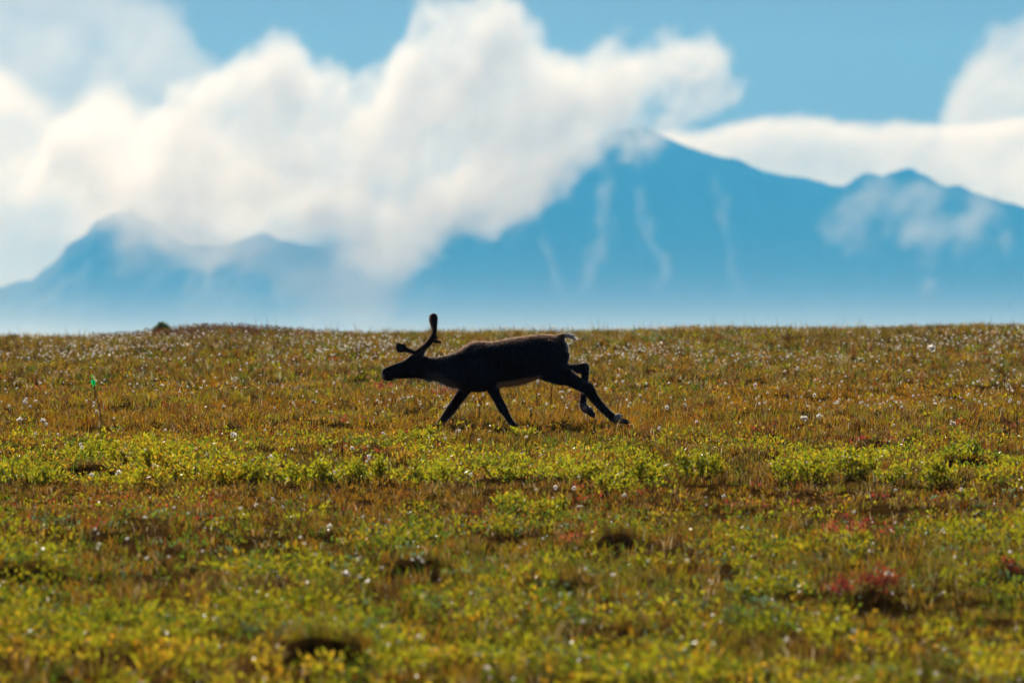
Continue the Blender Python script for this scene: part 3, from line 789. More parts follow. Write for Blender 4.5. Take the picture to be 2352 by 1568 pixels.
def build_caribou():
    root = empty('caribou', tuple(at(849.8 + .26856 * CX, 700.5 + .26856 * CZ, 60.0)))
    tag(root, 'dark brown caribou with velvet antlers running left across the tundra', 'caribou')
    m, t = new_mat('caribou_coat')
    out = t.n('ShaderNodeOutputMaterial'); b = t.n('ShaderNodeBsdfPrincipled')
    a_ = t.n('ShaderNodeAttribute', attribute_name='tint'); tc = t.n('ShaderNodeTexCoord')
    nz = t.noise(tc.outputs['Object'], 55, 4, .65); sc = t.math('MULTIPLY_ADD', nz.outputs[0], .9, .55)
    mul = t.vmath('SCALE', a_.outputs['Color']); mul.node.inputs['Scale'].default_value = 1; t.put(mul.node.inputs['Scale'], sc)
    t.put(b.inputs['Base Color'], mul); b.inputs['Roughness'].default_value = .85; b.inputs['Specular IOR Level'].default_value = .1
    b.inputs['Sheen Weight'].default_value = .7; b.inputs['Sheen Roughness'].default_value = .25; b.inputs['Sheen Tint'].default_value = (.75, .5, .36, 1)
    bp = t.n('ShaderNodeBump'); bp.inputs['Strength'].default_value = .5; bp.inputs['Distance'].default_value = .01
    t.put(bp.inputs['Height'], nz.outputs[0]); t.put(b.inputs['Normal'], bp.outputs[0])
    t.put(out.inputs['Surface'], b.outputs[0])
    pieces = [trunk_mesh()] + [limb([(a, b_, y_, r * (1.1 if i_ > 3 else 1), q * (1.1 if i_ > 3 else 1)) for i_, (a, b_, y_, r, q) in enumerate(p)], 60) for p in LEGS.values()] + HOCKS + [limb(TAIL, 24)] + [limb(EAR_N, 20, 14), limb(EAR_F, 20, 14)]
    # shoulder and haunch swell, brisket, brow ridge
    pieces += [limb([(890, 400, -.12, .08, .05), (930, 500, -.155, .12, .06), (960, 600, -.14, .10, .055)], 16), limb([(890, 400, .12, .08, .05), (930, 500, .155, .12, .06), (960, 600, .14, .10, .055)], 16)]
    pieces += [limb([(1440, 380, -.11, .08, .05), (1520, 420, -.125, .14, .065), (1560, 520, -.13, .13, .065)], 16), limb([(1440, 380, .11, .08, .05), (1520, 420, .125, .14, .065), (1560, 520, .13, .13, .065)], 16)]
    pieces += [limb([(1440, 610, 0, .02, .03), (1490, 622, 0, .026, .04), (1545, 640, 0, .02, .035), (1580, 640, 0, .012, .02)], 12)]
    body_me = remeshed('body', pieces, .0085, 4)
    co = np.empty(len(body_me.vertices) * 3, np.float32); body_me.vertices.foreach_get('co', co); co = co.reshape(-1, 3)
    cc = coat(co)
    ca = body_me.color_attributes.new('tint', 'FLOAT_COLOR', 'POINT')
    c4 = np.ones((len(co), 4), np.float32); c4[:, :3] = cc; ca.data.foreach_set('color', c4.ravel())
    body = link_mesh('body', body_me, m, root)
    # fur: short hairs lying back along the body
    body_me.calc_loop_triangles()
    lt = np.empty(len(body_me.loop_triangles) * 3, np.int32); body_me.loop_triangles.foreach_get('vertices', lt); lt = lt.reshape(-1, 3)
    A, B, C_ = co[lt[:, 0]], co[lt[:, 1]], co[lt[:, 2]]
    nr = np.cross(B - A, C_ - A); ar = np.linalg.norm(nr, axis=1); nr /= ar[:, None] + 1e-12
    N = 75000
    wt = ar * np.where(cc[lt[:, 0]].mean(1) > .15, .22, 1.0)   # the pale parts are smooth and short-haired
    ti = rng.choice(len(lt), N, p=wt / wt.sum())
    r1, r2 = rng.uniform(0, 1, N), rng.uniform(0, 1, N); sw = r1 + r2 > 1; r1[sw] = 1 - r1[sw]; r2[sw] = 1 - r2[sw]
    p = A[ti] + (B - A)[ti] * r1[:, None] + (C_ - A)[ti] * r2[:, None]; n_ = nr[ti]
    zx = p[:, 0] / U + CX; zy = CZ - p[:, 2] / U
    flow = np.tile(np.array([1.0, 0, -.35]), (N, 1)); leg = zy > 730
    flow[leg] = np.array([.25, 0, -1.0])
    flow = flow - n_ * (flow * n_).sum(1)[:, None]; flow /= np.linalg.norm(flow, axis=1, keepdims=True) + 1e-9
    d = n_ * .55 + flow * .8 + rng.normal(0, .16, (N, 3)); d /= np.linalg.norm(d, axis=1, keepdims=True)
    L = rng.uniform(.014, .027, N)
    L *= np.where(leg, 1.05, 1) * np.where(zx < 330, .45, 1)
    mane = (zx > 470) & (zx < 800) & (zy > 610) & (zy < 730); L[mane] *= 2.5
    bel = (zx > 1050) & (zx < 1480) & (zy > 590) & (zy < 710); L[bel] *= 1.4
    tl_ = (zx > 1690) & (zy < 330); L[tl_] *= 1.7
    sd_ = np.cross(d, n_ + rng.normal(0, .3, (N, 3))); sd_ /= np.linalg.norm(sd_, axis=1, keepdims=True) + 1e-9
    W = rng.uniform(.0016, .003, N)
    fc = cc[lt[ti, 0]] * rng.uniform(.8, 1.5, N)[:, None]
    V = np.empty((N, 3, 3)); V[:, 0] = p - n_ * .003 - sd_ * W[:, None]; V[:, 1] = p - n_ * .003 + sd_ * W[:, None]; V[:, 2] = p + d * L[:, None]
    FC = np.repeat(fc[:, None, :], 3, 1); FC[:, :2] *= .6; FC[:, 2] = np.clip(FC[:, 2] * 3.0 + .22 * np.array([[1.0, .86, .76]]) + .12 * np.clip(n_[:, 2:3] - .2, 0, 1) * np.array([[1.2, .8, .6]]), 0, .85)  # rim light put into the colour: bright tips, more on top, dark roots
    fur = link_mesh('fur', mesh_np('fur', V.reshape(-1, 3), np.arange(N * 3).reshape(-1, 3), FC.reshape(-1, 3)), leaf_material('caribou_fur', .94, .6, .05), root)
    tag(fur, kind='stuff')
    # antlers in velvet
    mv, t = new_mat('antler_velvet')
    out = t.n('ShaderNodeOutputMaterial'); b = t.n('ShaderNodeBsdfPrincipled'); tc = t.n('ShaderNodeTexCoord')
    nz = t.noise(tc.outputs['Object'], 40, 4, .6)
    rp = t.n('ShaderNodeValToRGB'); rp.color_ramp.elements[0].color = (.022, .014, .009, 1); rp.color_ramp.elements[1].color = (.055, .034, .02, 1)
    t.put(rp.inputs[0], nz.outputs[0]); t.put(b.inputs['Base Color'], rp.outputs[0]); b.inputs['Roughness'].default_value = .8
    b.inputs['Sheen Weight'].default_value = .8; b.inputs['Sheen Roughness'].default_value = .35; b.inputs['Sheen Tint'].default_value = (.8, .55, .35, 1)
    t.put(out.inputs['Surface'], b.outputs[0])
    for sg, dx, dy in ((-1, 0, 0), (1, -13, 4)):
        def q(x, y, w, rp_, ra): return (x + dx * min(1, max(0, (400 - y) / 120 + .15)), y + dy * min(1, max(0, (400 - y) / 200)), sg * w, rp_, ra)
        pcs = [limb([q(392, 425, .038, .024, .024), q(415, 396, .055, .024, .023), q(452, 370, .085, .024, .022), q(495, 335, .12, .026, .022), q(530, 290, .15, .025, .021), q(550, 245, .165, .020, .020), q(556, 205, .165, .0185, .02),
                     q(552, 165, .155, .027, .018), q(549, 128, .142, .034, .015), q(548, 100, .13, .032, .013), q(547, 82, .122, .024, .011), q(547, 74, .12, .008, .006)], 60),
               limb([q(545, 300, .14, .016, .016), q(565, 310, .155, .013, .013), q(588, 314, .165, .011, .011), q(610, 314, .17, .010, .010)], 14, 12),
               limb([q(558, 275, .16, .014, .014), q(575, 278, .165, .009, .009), q(578, 272, .166, .004, .004)], 8, 10),
               limb([q(402, 410, .045, .020, .018), q(375, 402, .05, .020, .016), q(340, 390, .055, .020, .015), q(310, 380, .055, .024, .014), q(285, 372, .05, .036, .012), q(258, 366, .045, .043, .012), q(240, 369, .042, .038, .011), q(226, 372, .04, .020, .008)], 40),
               limb([q(300, 372, .05, .012, .010), q(296, 350, .046, .016, .010), q(290, 336, .044, .013, .009), q(287, 328, .043, .005, .005)], 12, 12),
               limb([q(248, 350, .045, .02, .010), q(242, 334, .045, .018, .010), q(238, 324, .045, .008, .006)], 10, 12)]
        ame = remeshed('antler', pcs, .0045, 2)
        an = link_mesh('antler', ame, mv, root)
        vc_ = np.empty(len(ame.vertices) * 3, np.float32); ame.vertices.foreach_get('co', vc_); vc_ = vc_.reshape(-1, 3)
        vn_ = np.empty(len(ame.vertices) * 3, np.float32); ame.vertices.foreach_get('normal', vn_); vn_ = vn_.reshape(-1, 3)
        q_ = rng.integers(0, len(vc_), 9000); dd = vn_[q_] + rng.normal(0, .35, (9000, 3)); dd /= np.linalg.norm(dd, axis=1, keepdims=True)
        ss = np.cross(dd, rng.normal(0, 1, (9000, 3))); ss /= np.linalg.norm(ss, axis=1, keepdims=True)
        FV = np.empty((9000, 3, 3)); FV[:, 0] = vc_[q_] - ss * .0012; FV[:, 1] = vc_[q_] + ss * .0012; FV[:, 2] = vc_[q_] + dd * rng.uniform(.005, .012, (9000, 1))
        vf = link_mesh('velvet', mesh_np('velvet', FV.reshape(-1, 3), np.arange(27000).reshape(-1, 3), np.tile(np.array([.22, .14, .085]), (27000, 1))), leaf_material('velvet_fuzz', .92, .7, .05), an)
        tag(vf, kind='stuff')
    # hooves: two toes each, dark horn; dewclaws
    mh, t = new_mat('hoof_horn')
    out = t.n('ShaderNodeOutputMaterial'); b = t.n('ShaderNodeBsdfPrincipled'); b.inputs['Base Color'].default_value = (.018, .016, .015, 1); b.inputs['Roughness'].default_value = .3
    tc = t.n('ShaderNodeTexCoord'); nz = t.noise(tc.outputs['Object'], 70, 3, .6); bp = t.n('ShaderNodeBump'); bp.inputs['Strength'].default_value = .3; t.put(bp.inputs['Height'], nz.outputs[0]); t.put(b.inputs['Normal'], bp.outputs[0])
    t.put(out.inputs['Surface'], b.outputs[0])
    def hoof(path, y):
        pcs = []
        for s in (-1, 1):
            pcs.append(limb([(a, c, y + s * yy, r1_, r2_) for a, c, yy, r1_, r2_ in path], 20, 14))
        return remeshed('hoof', pcs, .004, 2)
    HO = [([(2150, 985, .013, .024, .018), (2180, 994, .017, .025, .020), (2208, 1004, .019, .021, .018), (2228, 1018, .019, .012, .012), (2238, 1026, .018, .005, .006)], NEAR),
          ([(1862, 898, .013, .026, .018), (1885, 918, .017, .031, .021), (1905, 938, .019, .028, .019), (1915, 955, .019, .016, .013), (1918, 966, .018, .006, .006)], FAR),
          ([(1240, 1040, .013, .025, .018), (1256, 1056, .017, .025, .021), (1268, 1072, .019, .02, .019), (1270, 1084, .019, .010, .012)], NEAR),
          ([(592, 1028, .013, .026, .018), (578, 1046, .017, .027, .021), (566, 1064, .019, .022, .019), (556, 1078, .019, .010, .012)], FAR)]
    for path, y in HO: link_mesh('hoof', hoof(path, y), mh, root)
    mw, t = new_mat('dewclaw_lit_fur')
    out = t.n('ShaderNodeOutputMaterial'); b = t.n('ShaderNodeBsdfPrincipled'); b.inputs['Base Color'].default_value = (.6, .57, .54, 1); b.inputs['Roughness'].default_value = .7; t.put(out.inputs['Surface'], b.outputs[0])  # near-white fur colour includes the sunlit highlight on the dewclaws
    for pth in ([(2100, 948, NEAR - .012, .012, .014), (2122, 938, NEAR - .016, .014, .014), (2142, 944, NEAR - .018, .007, .008)], [(2118, 950, NEAR + .012, .012, .014), (2140, 943, NEAR + .016, .013, .014), (2160, 951, NEAR + .018, .007, .008)],
                [(1845, 868, FAR - .03, .012, .010), (1835, 880, FAR - .036, .016, .010), (1828, 894, FAR - .034, .008, .008)], [(1875, 880, FAR + .0, .010, .012), (1892, 884, FAR - .012, .013, .012), (1904, 894, FAR - .014, .006, .008)]):
        V, F = limb(pth, 12, 12)
        me = bpy.data.meshes.new('dewclaw'); me.from_pydata([tuple(v) for v in V], [], F); me.update(); link_mesh('dewclaw', me, mw, root)
    # eyes
    me_, t = new_mat('eye_gloss')
    out = t.n('ShaderNodeOutputMaterial'); b = t.n('ShaderNodeBsdfPrincipled'); b.inputs['Base Color'].default_value = (.006, .005, .005, 1); b.inputs['Roughness'].default_value = .08; t.put(out.inputs['Surface'], b.outputs[0])
    for s in (-1, 1):
        bm = bmesh.new(); bmesh.ops.create_uvsphere(bm, u_segments=14, v_segments=10, radius=.017)
        bmesh.ops.scale(bm, vec=(1.15, .7, .85), verts=bm.verts); bmesh.ops.translate(bm, vec=cp(296, 497, s * .058), verts=bm.verts)
        me = bpy.data.meshes.new('eye'); bm.to_mesh(me); bm.free(); link_mesh('eye', me, me_, root)
    return root
build_caribou()
# ------------------------------------------------------------------ plants one can tell apart
def tube(path, r0, r1, k=5):
    """Thin tapering stem as triangles."""
    P = [Vector(p) for p in path]; n = len(P); V = []; F = []
    for i, p in enumerate(P):
        t = (P[min(i + 1, n - 1)] - P[max(i - 1, 0)]).normalized()
        a = t.cross(Vector((.3, 1, .1))).normalized(); b = a.cross(t)
        r = r0 + (r1 - r0) * i / (n - 1)
        for j in range(k):
            q = 2 * math.pi * j / k
            V.append(tuple(p + a * (r * math.cos(q)) + b * (r * math.sin(q))))
    for i in range(n - 1):
        for j in range(k):
            a_, b_ = i * k + j, i * k + (j + 1) % k
            F.append((a_, b_, b_ + k)); F.append((a_, b_ + k, a_ + k))
    V.append(tuple(P[-1])); c = len(V) - 1
    for j in range(k): F.append(((n - 1) * k + j, (n - 1) * k + (j + 1) % k, c))
    return np.array(V), np.array(F)

def base_at(px, py):
    Y = plane_y(py); x = (px - 1176) * Y / K
    return np.array([x, Y, float(gz(np.array([x]), np.array([Y]))[0])])

def build_shrub(name, px, py, wpx, hpx, cols, label, cat, size=.03, dens=1.0, stem_col=(.05, .03, .02), group=None, upright=.75):
    b = base_at(px, py); s = b[1] / K
    W = wpx * s * .5; H = hpx * s
    root = empty(name, tuple(b)); tag(root, label, cat, group)
    nst = max(6, int(15 * dens * (W / .3)))
    sv, sf, sc = [], [], []; o = 0
    lc, ld, ln_, ll, lcol = [], [], [], [], []
    for k in range(nst):
        a = rng.uniform(0, 2 * math.pi); rr = math.sqrt(rng.uniform()) * W
        bx, by = math.cos(a) * rr * .75, math.sin(a) * rr * .9
        g0 = float(gz(np.array([b[0] + bx]), np.array([b[1] + by]))[0]) - b[2]
        tx, ty = math.cos(a) * rr * 1.05 + rng.normal(0, .05), math.sin(a) * rr * 1.1 + rng.normal(0, .05)
        hh = H * rng.uniform(.55, 1.1) * math.sqrt(max(.2, 1 - (rr / W) ** 2 * .75))
        P = [Vector((bx, by, g0 - .02)), Vector((bx + (tx - bx) * .35, by + (ty - by) * .35, g0 + hh * .45)), Vector((bx + (tx - bx) * .75, by + (ty - by) * .75, g0 + hh * .8)), Vector((tx, ty, g0 + hh))]
        v, f = tube(P, .0035, .0015, 4); sv.append(v); sf.append(f + o); o += len(v)
        nl = int(40 * dens)
        for q in range(nl):
            u = rng.uniform(.18, 1.0) * 2.999; i = int(u); fr = u - i
            p = P[i].lerp(P[i + 1], fr) + Vector(rng.normal(0, .022, 3))
            aa = rng.uniform(0, 2 * math.pi); el = rng.normal(upright, .4)
            lc.append(p); ld.append((math.cos(aa) * math.cos(el), math.sin(aa) * math.cos(el), math.sin(el)))
            ln_.append(rng.normal(0, 1, 3)); ll.append(size * rng.uniform(.6, 1.35))
            lcol.append(np.array(cols[rng.integers(0, len(cols))]) * rng.uniform(.75, 1.25))
    SV = np.concatenate(sv); SF = np.concatenate(sf)
    st = link_mesh('stem', mesh_np('stem', SV, SF, np.tile(np.array(stem_col), (len(SV), 1))), MAT_STALK, root); tag(st, kind='stuff')
    ll = np.array(ll)
    V, F, C = leaves(np.array(lc), np.array(ld), np.array(ln_), ll, ll * rng.uniform(.36, .5, len(ll)), np.clip(np.array(lcol), .004, .9))
    fo = link_mesh('foliage', mesh_np('foliage', V, F, C), MAT_LEAF, root); tag(fo, kind='stuff')
    return root

YG = [PAL['ygreen'], PAL['ygreen'], (.42, .38, .008), (.26, .30, .01), PAL['yellow'], (.16, .22, .008)]
YG2 = [PAL['ygreen'], (.44, .38, .008), PAL['yellow'], PAL['amber'], (.28, .31, .01)]
WILLOW = [  # px, foot row, width px, height px, density, colours, label
    (45, 1112, 190, 52, 1.0, YG, 'yellow-green willow shrub at the left edge of the shrub band'),
    (205, 1068, 130, 44, 1.0, YG, 'small yellow-green willow shrub just below the foot of the arrow'),
    (222, 1040, 44, 34, .8, YG, 'tiny green willow sprig growing right at the foot of the arrow'),
    (345, 1082, 200, 68, 1.25, YG2, 'tallest yellow willow shrub, right of the arrow, with dead twigs'),
    (455, 1104, 210, 56, 1.1, YG2, 'broad yellow willow shrub next right of the tallest one'),
    (600, 1104, 170, 52, 1.0, YG, 'yellow-green willow shrub with a white cottongrass head before it'),
    (300, 1118, 150, 34, .9, YG2, 'low yellow willow shrub in front of the tallest one'),
    (725, 1112, 170, 50, 1.0, YG, 'yellow-green willow shrub between the left shrubs and the forelegs'),
    (850, 1106, 150, 48, 1.0, YG, 'yellow-green willow shrub below the muzzle of the caribou'),
    (965, 1020, 130, 26, .8, YG, 'low green willow patch under the leading hoof of the caribou'),
    (1000, 1116, 150, 44, .9, YG, 'yellow-green willow shrub below the forelegs of the caribou'),
    (1175, 1110, 140, 46, .9, YG, 'yellow-green willow shrub straight below the belly of the caribou'),
    (1190, 1016, 60, 20, .8, YG, 'tiny green willow patch under the planted foreleg of the caribou'),
    (1320, 1112, 130, 44, .9, YG, 'yellow-green willow shrub below the hind legs of the caribou'),
    (1470, 1118, 150, 62, 1.1, YG, 'dense green willow shrub below the trailing hoof of the caribou'),
    (1585, 1110, 170, 56, 1.1, YG, 'dense green willow shrub just right of the trailing hoof'),
    (1410, 1140, 130, 30, .8, YG, 'low willow shrub in front of the dense green pair'),
    (1850, 1118, 170, 62, 1.2, YG, 'bright yellow-green willow shrub in the right half of the band'),
    (1960, 1108, 150, 58, 1.2, YG, 'bright yellow-green willow shrub left of the dark hollow'),
    (2060, 1122, 110, 44, .9, YG, 'small yellow-green willow shrub with red leaves beside it'),
    (2150, 1130, 90, 46, 1.0, YG, 'little yellow-green willow shrub in front of the dark hollow'),
    (2235, 1076, 110, 34, 1.1, [PAL['green'], PAL['ygreen'], (.09, .13, .015)], 'dark green cushion shrub over the dark hollow at right'),
    (1180, 1190, 120, 40, .8, YG, 'lone yellow-green willow sprig below the shrub band, left of centre'),
    (1270, 1186, 110, 36, .8, YG, 'lone yellow-green willow sprig below the shrub band, at its centre'),
]
for (px, py, w, h, dn, cols, lab) in WILLOW:
    build_shrub('willow_shrub', px, py, w, h * 1.25, cols, lab, 'shrub', .038, dn * 1.2, group='willow shrubs across the middle of the tundra')
REDS = [(.32, .025, .014), (.22, .018, .012), (.38, .05, .02), (.15, .02, .012), (.08, .03, .012)]
RED = [(1985, 1385, 150, 66, 1.2, REDS, 'dark red dwarf shrub with a black shaded foot in the right foreground'),
       (1945, 1236, 150, 40, 1.0, [PAL['red'], (.42, .07, .03), (.45, .14, .03)], 'bright red dwarf shrub above the dark red one'),
       (1335, 1246, 90, 26, .8, [(.5, .10, .06), PAL['red']], 'small pinkish red dwarf shrub in the middle foreground'),
       (2310, 1345, 110, 36, .9, REDS, 'dark red dwarf shrub at the right edge of the foreground'),
       (1022, 905, 52, 26, .8, [(.42, .08, .04), PAL['red']], 'small red dwarf shrub behind the chest of the caribou'),
       (1975, 1206, 90, 26, .8, REDS, 'small crimson dwarf shrub just behind the bright red one'),
       (2070, 1108, 70, 24, .8, REDS, 'small crimson dwarf shrub among the right willow shrubs'),
       (885, 890, 40, 14, .8, [(.42, .09, .04), PAL['red']], 'tiny red dwarf shrub under the chin of the caribou')]
for (px, py, w, h, dn, cols, lab) in RED:
    build_shrub('red_shrub', px, py, w * 1.1, h * .95, cols, lab, 'shrub', .03, dn * .95, stem_col=(.06, .02, .015), group='red autumn dwarf shrubs')
YEL = [(925, 1076, 36, 44, .7, [PAL['amber'], (.62, .34, .02)], 'orange-yellow leafy sprig in the shrub band below the caribou'),
       (2210, 838, 46, 14, .9, [PAL['amber'], PAL['yellow']], 'orange-yellow sprig in the far grass at right'),
       (360, 1092, 40, 30, .8, [PAL['amber'], PAL['yellow']], 'orange leafy sprig inside the left willow shrubs')]
for (px, py, w, h, dn, cols, lab) in YEL:
    build_shrub('autumn_sprig', px, py, w, h, cols, lab, 'sprig', .034, dn, group='orange autumn sprigs')
sk = build_shrub('skyline_bush', 366, 758, 20, 25, [(.05, .09, .02), (.08, .12, .03), (.04, .06, .02)], 'small dark green bush standing on the skyline at left', 'bush', .028, 8.0, upright=.9)
sk.location = (-5.05, 92.3, float(gz(np.array([-5.05]), np.array([92.3]))[0]) + .02)

# ------------------------------------------------------------------ dark seed stalks
def stalk_mesh(h, lean, seed):
    r_ = np.random.default_rng(seed)
    path = [(0, 0, -.03), (lean * h * .3, 0, h * .4), (lean * h, 0, h)]
    v, f = tube(path, .004, .002, 5); V, F = [v], [f]; o = len(v); C = [np.tile(np.array([.07, .025, .014]), (len(v), 1))]
    n = int(h * 260)
    zz = r_.uniform(.30, 1.02, n) * h; aa = r_.uniform(0, 6.283, n)
    c = np.stack([lean * h * (zz / h) ** 1.3 + np.cos(aa) * .002, np.sin(aa) * .002, zz], -1)
    d = np.stack([np.cos(aa) * .7, np.sin(aa) * .7, np.full(n, .7)], -1)
    L = r_.uniform(.012, .024, n) * (1.15 - .5 * zz / h)
    v, f, cc = leaves(c, d, r_.normal(0, 1, (n, 3)), L, L * .5, np.array([(.10, .035, .018), (.16, .06, .02), (.06, .025, .015)])[r_.integers(0, 3, n)])
    V.append(v); F.append(f + o); C.append(cc)
    return mesh_np('seed_stalk', np.concatenate(V), np.concatenate(F), np.concatenate(C))
STALKS = [(2312, 949, 1022, -.13, 'leftmost of the three dark seed stalks at the right edge'), (2321, 954, 1020, -.1, 'middle one of the three dark seed stalks at the right edge'), (2337, 949, 1024, -.03, 'rightmost of the three dark seed stalks at the right edge'),
          (2290, 1044, 1090, -.05, 'short dark seed stalk below the three at the right edge'), (302, 917, 962, -.18, 'dark seed stalk just right of the arrow'), (219, 886, 936, -.05, 'reddish seed stalk touching the shaft of the arrow'),
          (1266, 890, 950, .0, 'tall dark seed stalk below the belly, left of the hind legs'), (1234, 902, 938, -.05, 'short seed stalk left of the tall one below the belly'), (1222, 940, 976, -.1, 'seed stalk right of the planted foreleg'),
          (1092, 924, 966, .0, 'left one of two dark seed stalks between the forelegs'), (1101, 930, 976, .04, 'right one of two dark seed stalks between the forelegs'),
          (786, 1006, 1056, .0, 'dark seed stalk rising from the willow shrubs left of the caribou'), (1079, 994, 1044, .0, 'dark seed stalk below the forelegs'), (1294, 972, 1012, -.08, 'seed stalk below the lifted hind hoof'),
          (1530, 1000, 1040, .05, 'seed stalk right of the trailing hoof'), (770, 1150, 1196, -.05, 'thin seed stalk in the brown grass left of centre')]
for i, (px, t0, y0, ln, lab) in enumerate(STALKS):
    b = base_at(px, y0); h = (y0 - t0) * b[1] / K
    o = link_mesh('seed_stalk', stalk_mesh(h, ln, i), MAT_STALK); o.location = tuple(b)
    tag(o, lab, 'seed stalk', 'dark seed stalks in the grass')

# ------------------------------------------------------------------ cottongrass
def fluff(r, seed, n=46, squash=1.0):
    """A loose ball of silky bristles hanging to one side."""
    q = np.random.default_rng(seed)
    d = q.normal(0, 1, (n, 3)); d[:, 2] *= squash; d[:, 2] -= .15; d /= np.linalg.norm(d, axis=1, keepdims=True)
    L = r * q.uniform(.65, 1.15, n); s_ = np.cross(d, q.normal(0, 1, (n, 3))); s_ /= np.linalg.norm(s_, axis=1, keepdims=True)
    V = np.empty((n, 3, 3)); w = r * q.uniform(.22, .38, n)
    V[:, 0] = -d * (r * .1); V[:, 1] = d * L[:, None] + s_ * w[:, None]; V[:, 2] = d * L[:, None] - s_ * w[:, None]
    return V.reshape(-1, 3), np.arange(n * 3).reshape(-1, 3), np.repeat(np.array([[.86, .82, .76]]) * q.uniform(.85, 1.1, n)[:, None], 3, 0)
def cotton_mesh(name, r, h, seed, head=True, stem=True):
    q = np.random.default_rng(seed); ln = q.uniform(-.2, .2); parts = []
    if stem:
        v, f = tube([(0, 0, -.03), (ln * h * .3, 0, h * .5), (ln * h, 0, h)], .0016, .0012, 3); parts.append((v, f, np.tile(np.array([.20, .13, .04]), (len(v), 1))))
    if head:
        v, f, c = fluff(r, seed, squash=q.uniform(.7, 1.2)); parts.append((v + np.array([ln * h, 0, h]), f, c))
    V, F, C = join(parts)
    return mesh_np(name, V, F, C)

SPECIAL = [(1850, 990, 978, .030, 'left one of the two bright white cottongrass heads right of the hooves'), (1880, 985, 971, .030, 'right one of the two bright white cottongrass heads right of the hooves'),
           (2145, 838, 806, .050, 'biggest white cottongrass clump in the far grass at right'), (625, 1078, 1062, .030, 'white cottongrass head in front of the left willow shrubs'),
           (540, 1012, 998, .028, 'white cottongrass head left of the caribou, above the willow shrubs'), (95, 986, 970, .024, 'white cottongrass head in orange grass left of the arrow'),
           (42, 980, 966, .028, 'white cottongrass head in orange grass near the left edge'), (1530, 955, 940, .022, 'white cottongrass head above the trailing hoof, to its right'),
           (2188, 1000, 984, .026, 'white cottongrass head in brown grass left of the three seed stalks'), (272, 1100, 1088, .030, 'white cottongrass head at the foot of the left willow shrubs'),
           (358, 1090, 1072, .034, 'white cottongrass head in the tallest willow shrub'), (795, 1345, 1326, .024, 'cream cottongrass head in the blurred grass left of the dark hollow'),
           (958, 1490, 1468, .02, 'blurred white cottongrass head low in the picture, left of centre'), (1270, 1318, 1300, .030, 'blurred white cottongrass head in the centre foreground'),
           (1115, 1552, 1534, .017, 'blurred white cottongrass head at the bottom edge, near the centre'), (760, 1238, 1216, .018, 'pale cottongrass head leaning in the foreground left of centre'),
           (2045, 1350, 1330, .026, 'blurred white cottongrass head beside the dark red shrub'), (1575, 952, 938, .020, 'white cottongrass head right of the caribou, above the two bright ones')]
MAT_CSTEM = leaf_material('cottongrass_stem', .2, .6, .2)
for i, (px, y0, y1, r, lab) in enumerate(SPECIAL):
    b = base_at(px, y0); h = max(.06, (y0 - y1) * b[1] / K + .02)
    root = empty('cottongrass', tuple(b)); tag(root, lab, 'cottongrass', 'bright cottongrass heads')
    link_mesh('stem', cotton_mesh('stem', r, h, 900 + i, head=False), MAT_CSTEM, root)
    link_mesh('seed_head', cotton_mesh('seed_head', r, h, 900 + i, stem=False), MAT_COTTON, root)

CM = [cotton_mesh('cottongrass', .015 + .0022 * (k % 4), .12 + .015 * (k % 5), 300 + k) for k in range(10)]
CZONE = [(31, 46, 34, 'blurred white cottongrass head among the yellow-green leaves of the near foreground', 'cottongrass in the near foreground'),
         (46, 58, 54, 'small white cottongrass head among the willow shrubs of the middle band', 'cottongrass in the willow band'),
         (58, 70, 100, 'small white cottongrass head in the orange grass around the caribou', 'cottongrass in the orange grass'),
         (70, 84, 90, 'tiny white cottongrass head in the olive grass below the skyline', 'cottongrass below the skyline')]
def cotton_spots(n, y0, y1, seed):
    x, y = rand_field(n * 4, y0, y1, .0)
    w = fbm(x / 1.8, y / 4, seed, 2); k = np.argsort(-(w + rng.uniform(0, .45, len(w))))[:n]
    k = k[rng.permutation(len(k))]
    return x[k], y[k]
for zi, (y0, y1, n, lab, grp) in enumerate(CZONE):
    x, y = cotton_spots(n, y0, y1, 70 + zi)
    z = gz(x, y)
    for k in range(n):
        o = link_mesh('cottongrass', CM[rng.integers(0, 10)], MAT_COTTON)
        o.location = (x[k], y[k], z[k]); s_ = rng.uniform(.42, .98) * (1.0 if y0 >= 46 else .62); o.scale = (s_, s_, s_ * rng.uniform(.8, 1.2)); o.rotation_euler = (0, 0, rng.uniform(0, 6.28))
        side = ('near the left edge', 'left of the centre', 'in the centre', 'right of the centre', 'near the right edge')[int(np.clip((x[k] / y[k] / .08 + 1) * 2.5, 0, 4))]
        tag(o, lab + ', ' + side, 'cottongrass', grp + ', ' + side)
def build_far_cotton():
    parts = []
    for (n, y0, y1, sd_) in ((420, 62, 78, 81), (1700, 76, 97, 82), (70, 31, 46, 83)):
        x, y = cotton_spots(n, y0, y1, sd_); z = gz(x, y)
        for k in range(n):
            v, f, c = fluff(rng.uniform(.0075, .016), int(rng.integers(0, 9999)), 16)
            parts.append((v + np.array([x[k], y[k], z[k] + rng.uniform(.08, .17)]), f, c * rng.uniform(.6, 1.0)))
    V, F, C = join(parts)
    tag(link_mesh('distant_cottongrass', mesh_np('distant_cottongrass', V, F, C), MAT_COTTON), 'countless tiny white cottongrass flecks in the far grass', 'cottongrass', kind='stuff')
build_far_cotton()

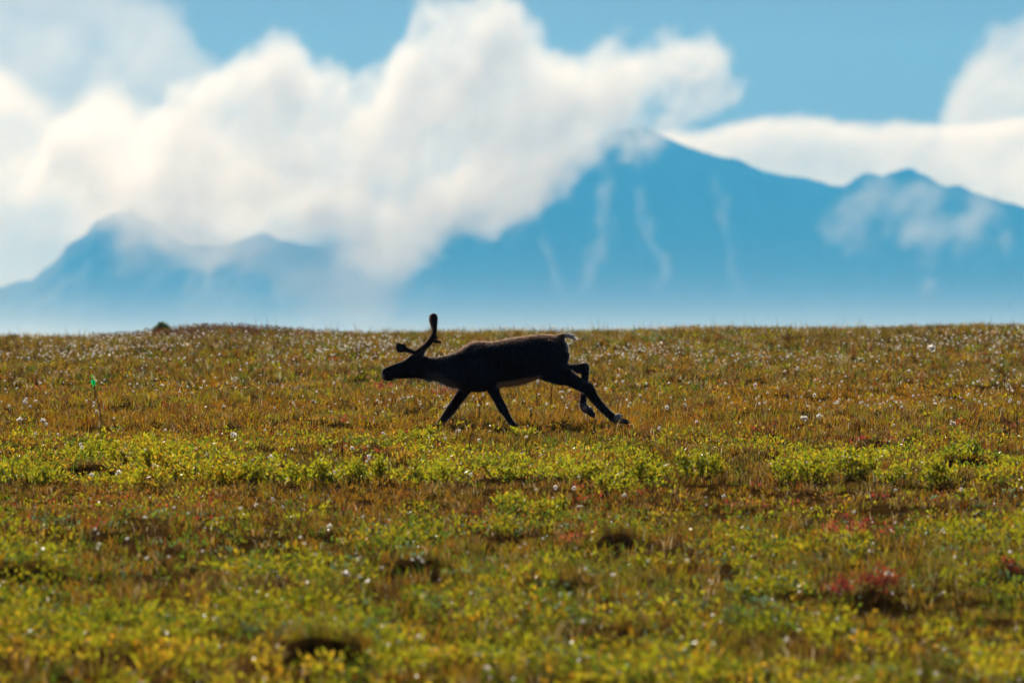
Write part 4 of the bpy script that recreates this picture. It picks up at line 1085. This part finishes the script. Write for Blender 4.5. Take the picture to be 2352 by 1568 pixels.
# ------------------------------------------------------------------ the arrow stuck in the tundra
def build_arrow():
    top = at(211, 861, 59.8); ft = Vector(base_at(244, 994)); ft.z -= .06
    foot = ft; ax = (top - foot); Lh = ax.length; ax.normalize()
    root = empty('arrow', tuple(foot)); tag(root, 'thin archery arrow with green vanes stuck slanting in the tundra at left', 'arrow')
    def mt(name, col, rough, trans=0, emi=0):
        return leaf_material(name, trans, rough, .5, tint=False, color=col)
    m_sh = mt('carbon_shaft', (.03, .035, .04), .35); m_v = mt('green_vane', (.12, .85, .38), .4, .7); m_n = mt('lime_nock', (.55, .95, .02), .3, .6); m_w = mt('teal_wrap', (.02, .25, .25), .35)
    def seg(name, a, b, r0, r1, mat, k=10):
        v, f = tube([ax * a, ax * (a + (b - a) * .5), ax * b], r0, r1, k); return link_mesh(name, mesh_np(name, v, f, smooth=True), mat, root)
    seg('shaft', 0, Lh - .03, .0042, .0042, m_sh)
    seg('wrap', Lh - .115, Lh - .03, .0047, .0047, m_w)
    seg('nock', Lh - .026, Lh, .0085, .0105, m_n)
    side = ax.cross(Vector((0, 1, 0))).normalized(); back = side.cross(ax)
    for k in range(3):
        q = 2 * math.pi * k / 3 + .25
        d = side * math.cos(q) + back * math.sin(q); th = side * -math.sin(q) + back * math.cos(q)
        prof = [(-.108, .004), (-.095, .012), (-.075, .019), (-.058, .0205), (-.048, .014), (-.042, .004)]
        V = []
        for s_ in (-1, 1):
            for a, w in prof: V.append(ax * (Lh + a) + d * .004 + th * (.0007 * s_))
            for a, w in prof: V.append(ax * (Lh + a) + d * (.004 + w) + th * (.0007 * s_))
        n = len(prof); F = []
        for s_ in (0, 1):
            o = s_ * 2 * n
            for i in range(n - 1): F.append((o + i, o + i + 1, o + n + i + 1, o + n + i))
        for i in range(n - 1): F.append((n + i, n + i + 1, 3 * n + i + 1, 3 * n + i))
        me = bpy.data.meshes.new('vane'); me.from_pydata([tuple(v) for v in V], [], F); me.update()
        link_mesh('vane', me, m_v, root)
build_arrow()
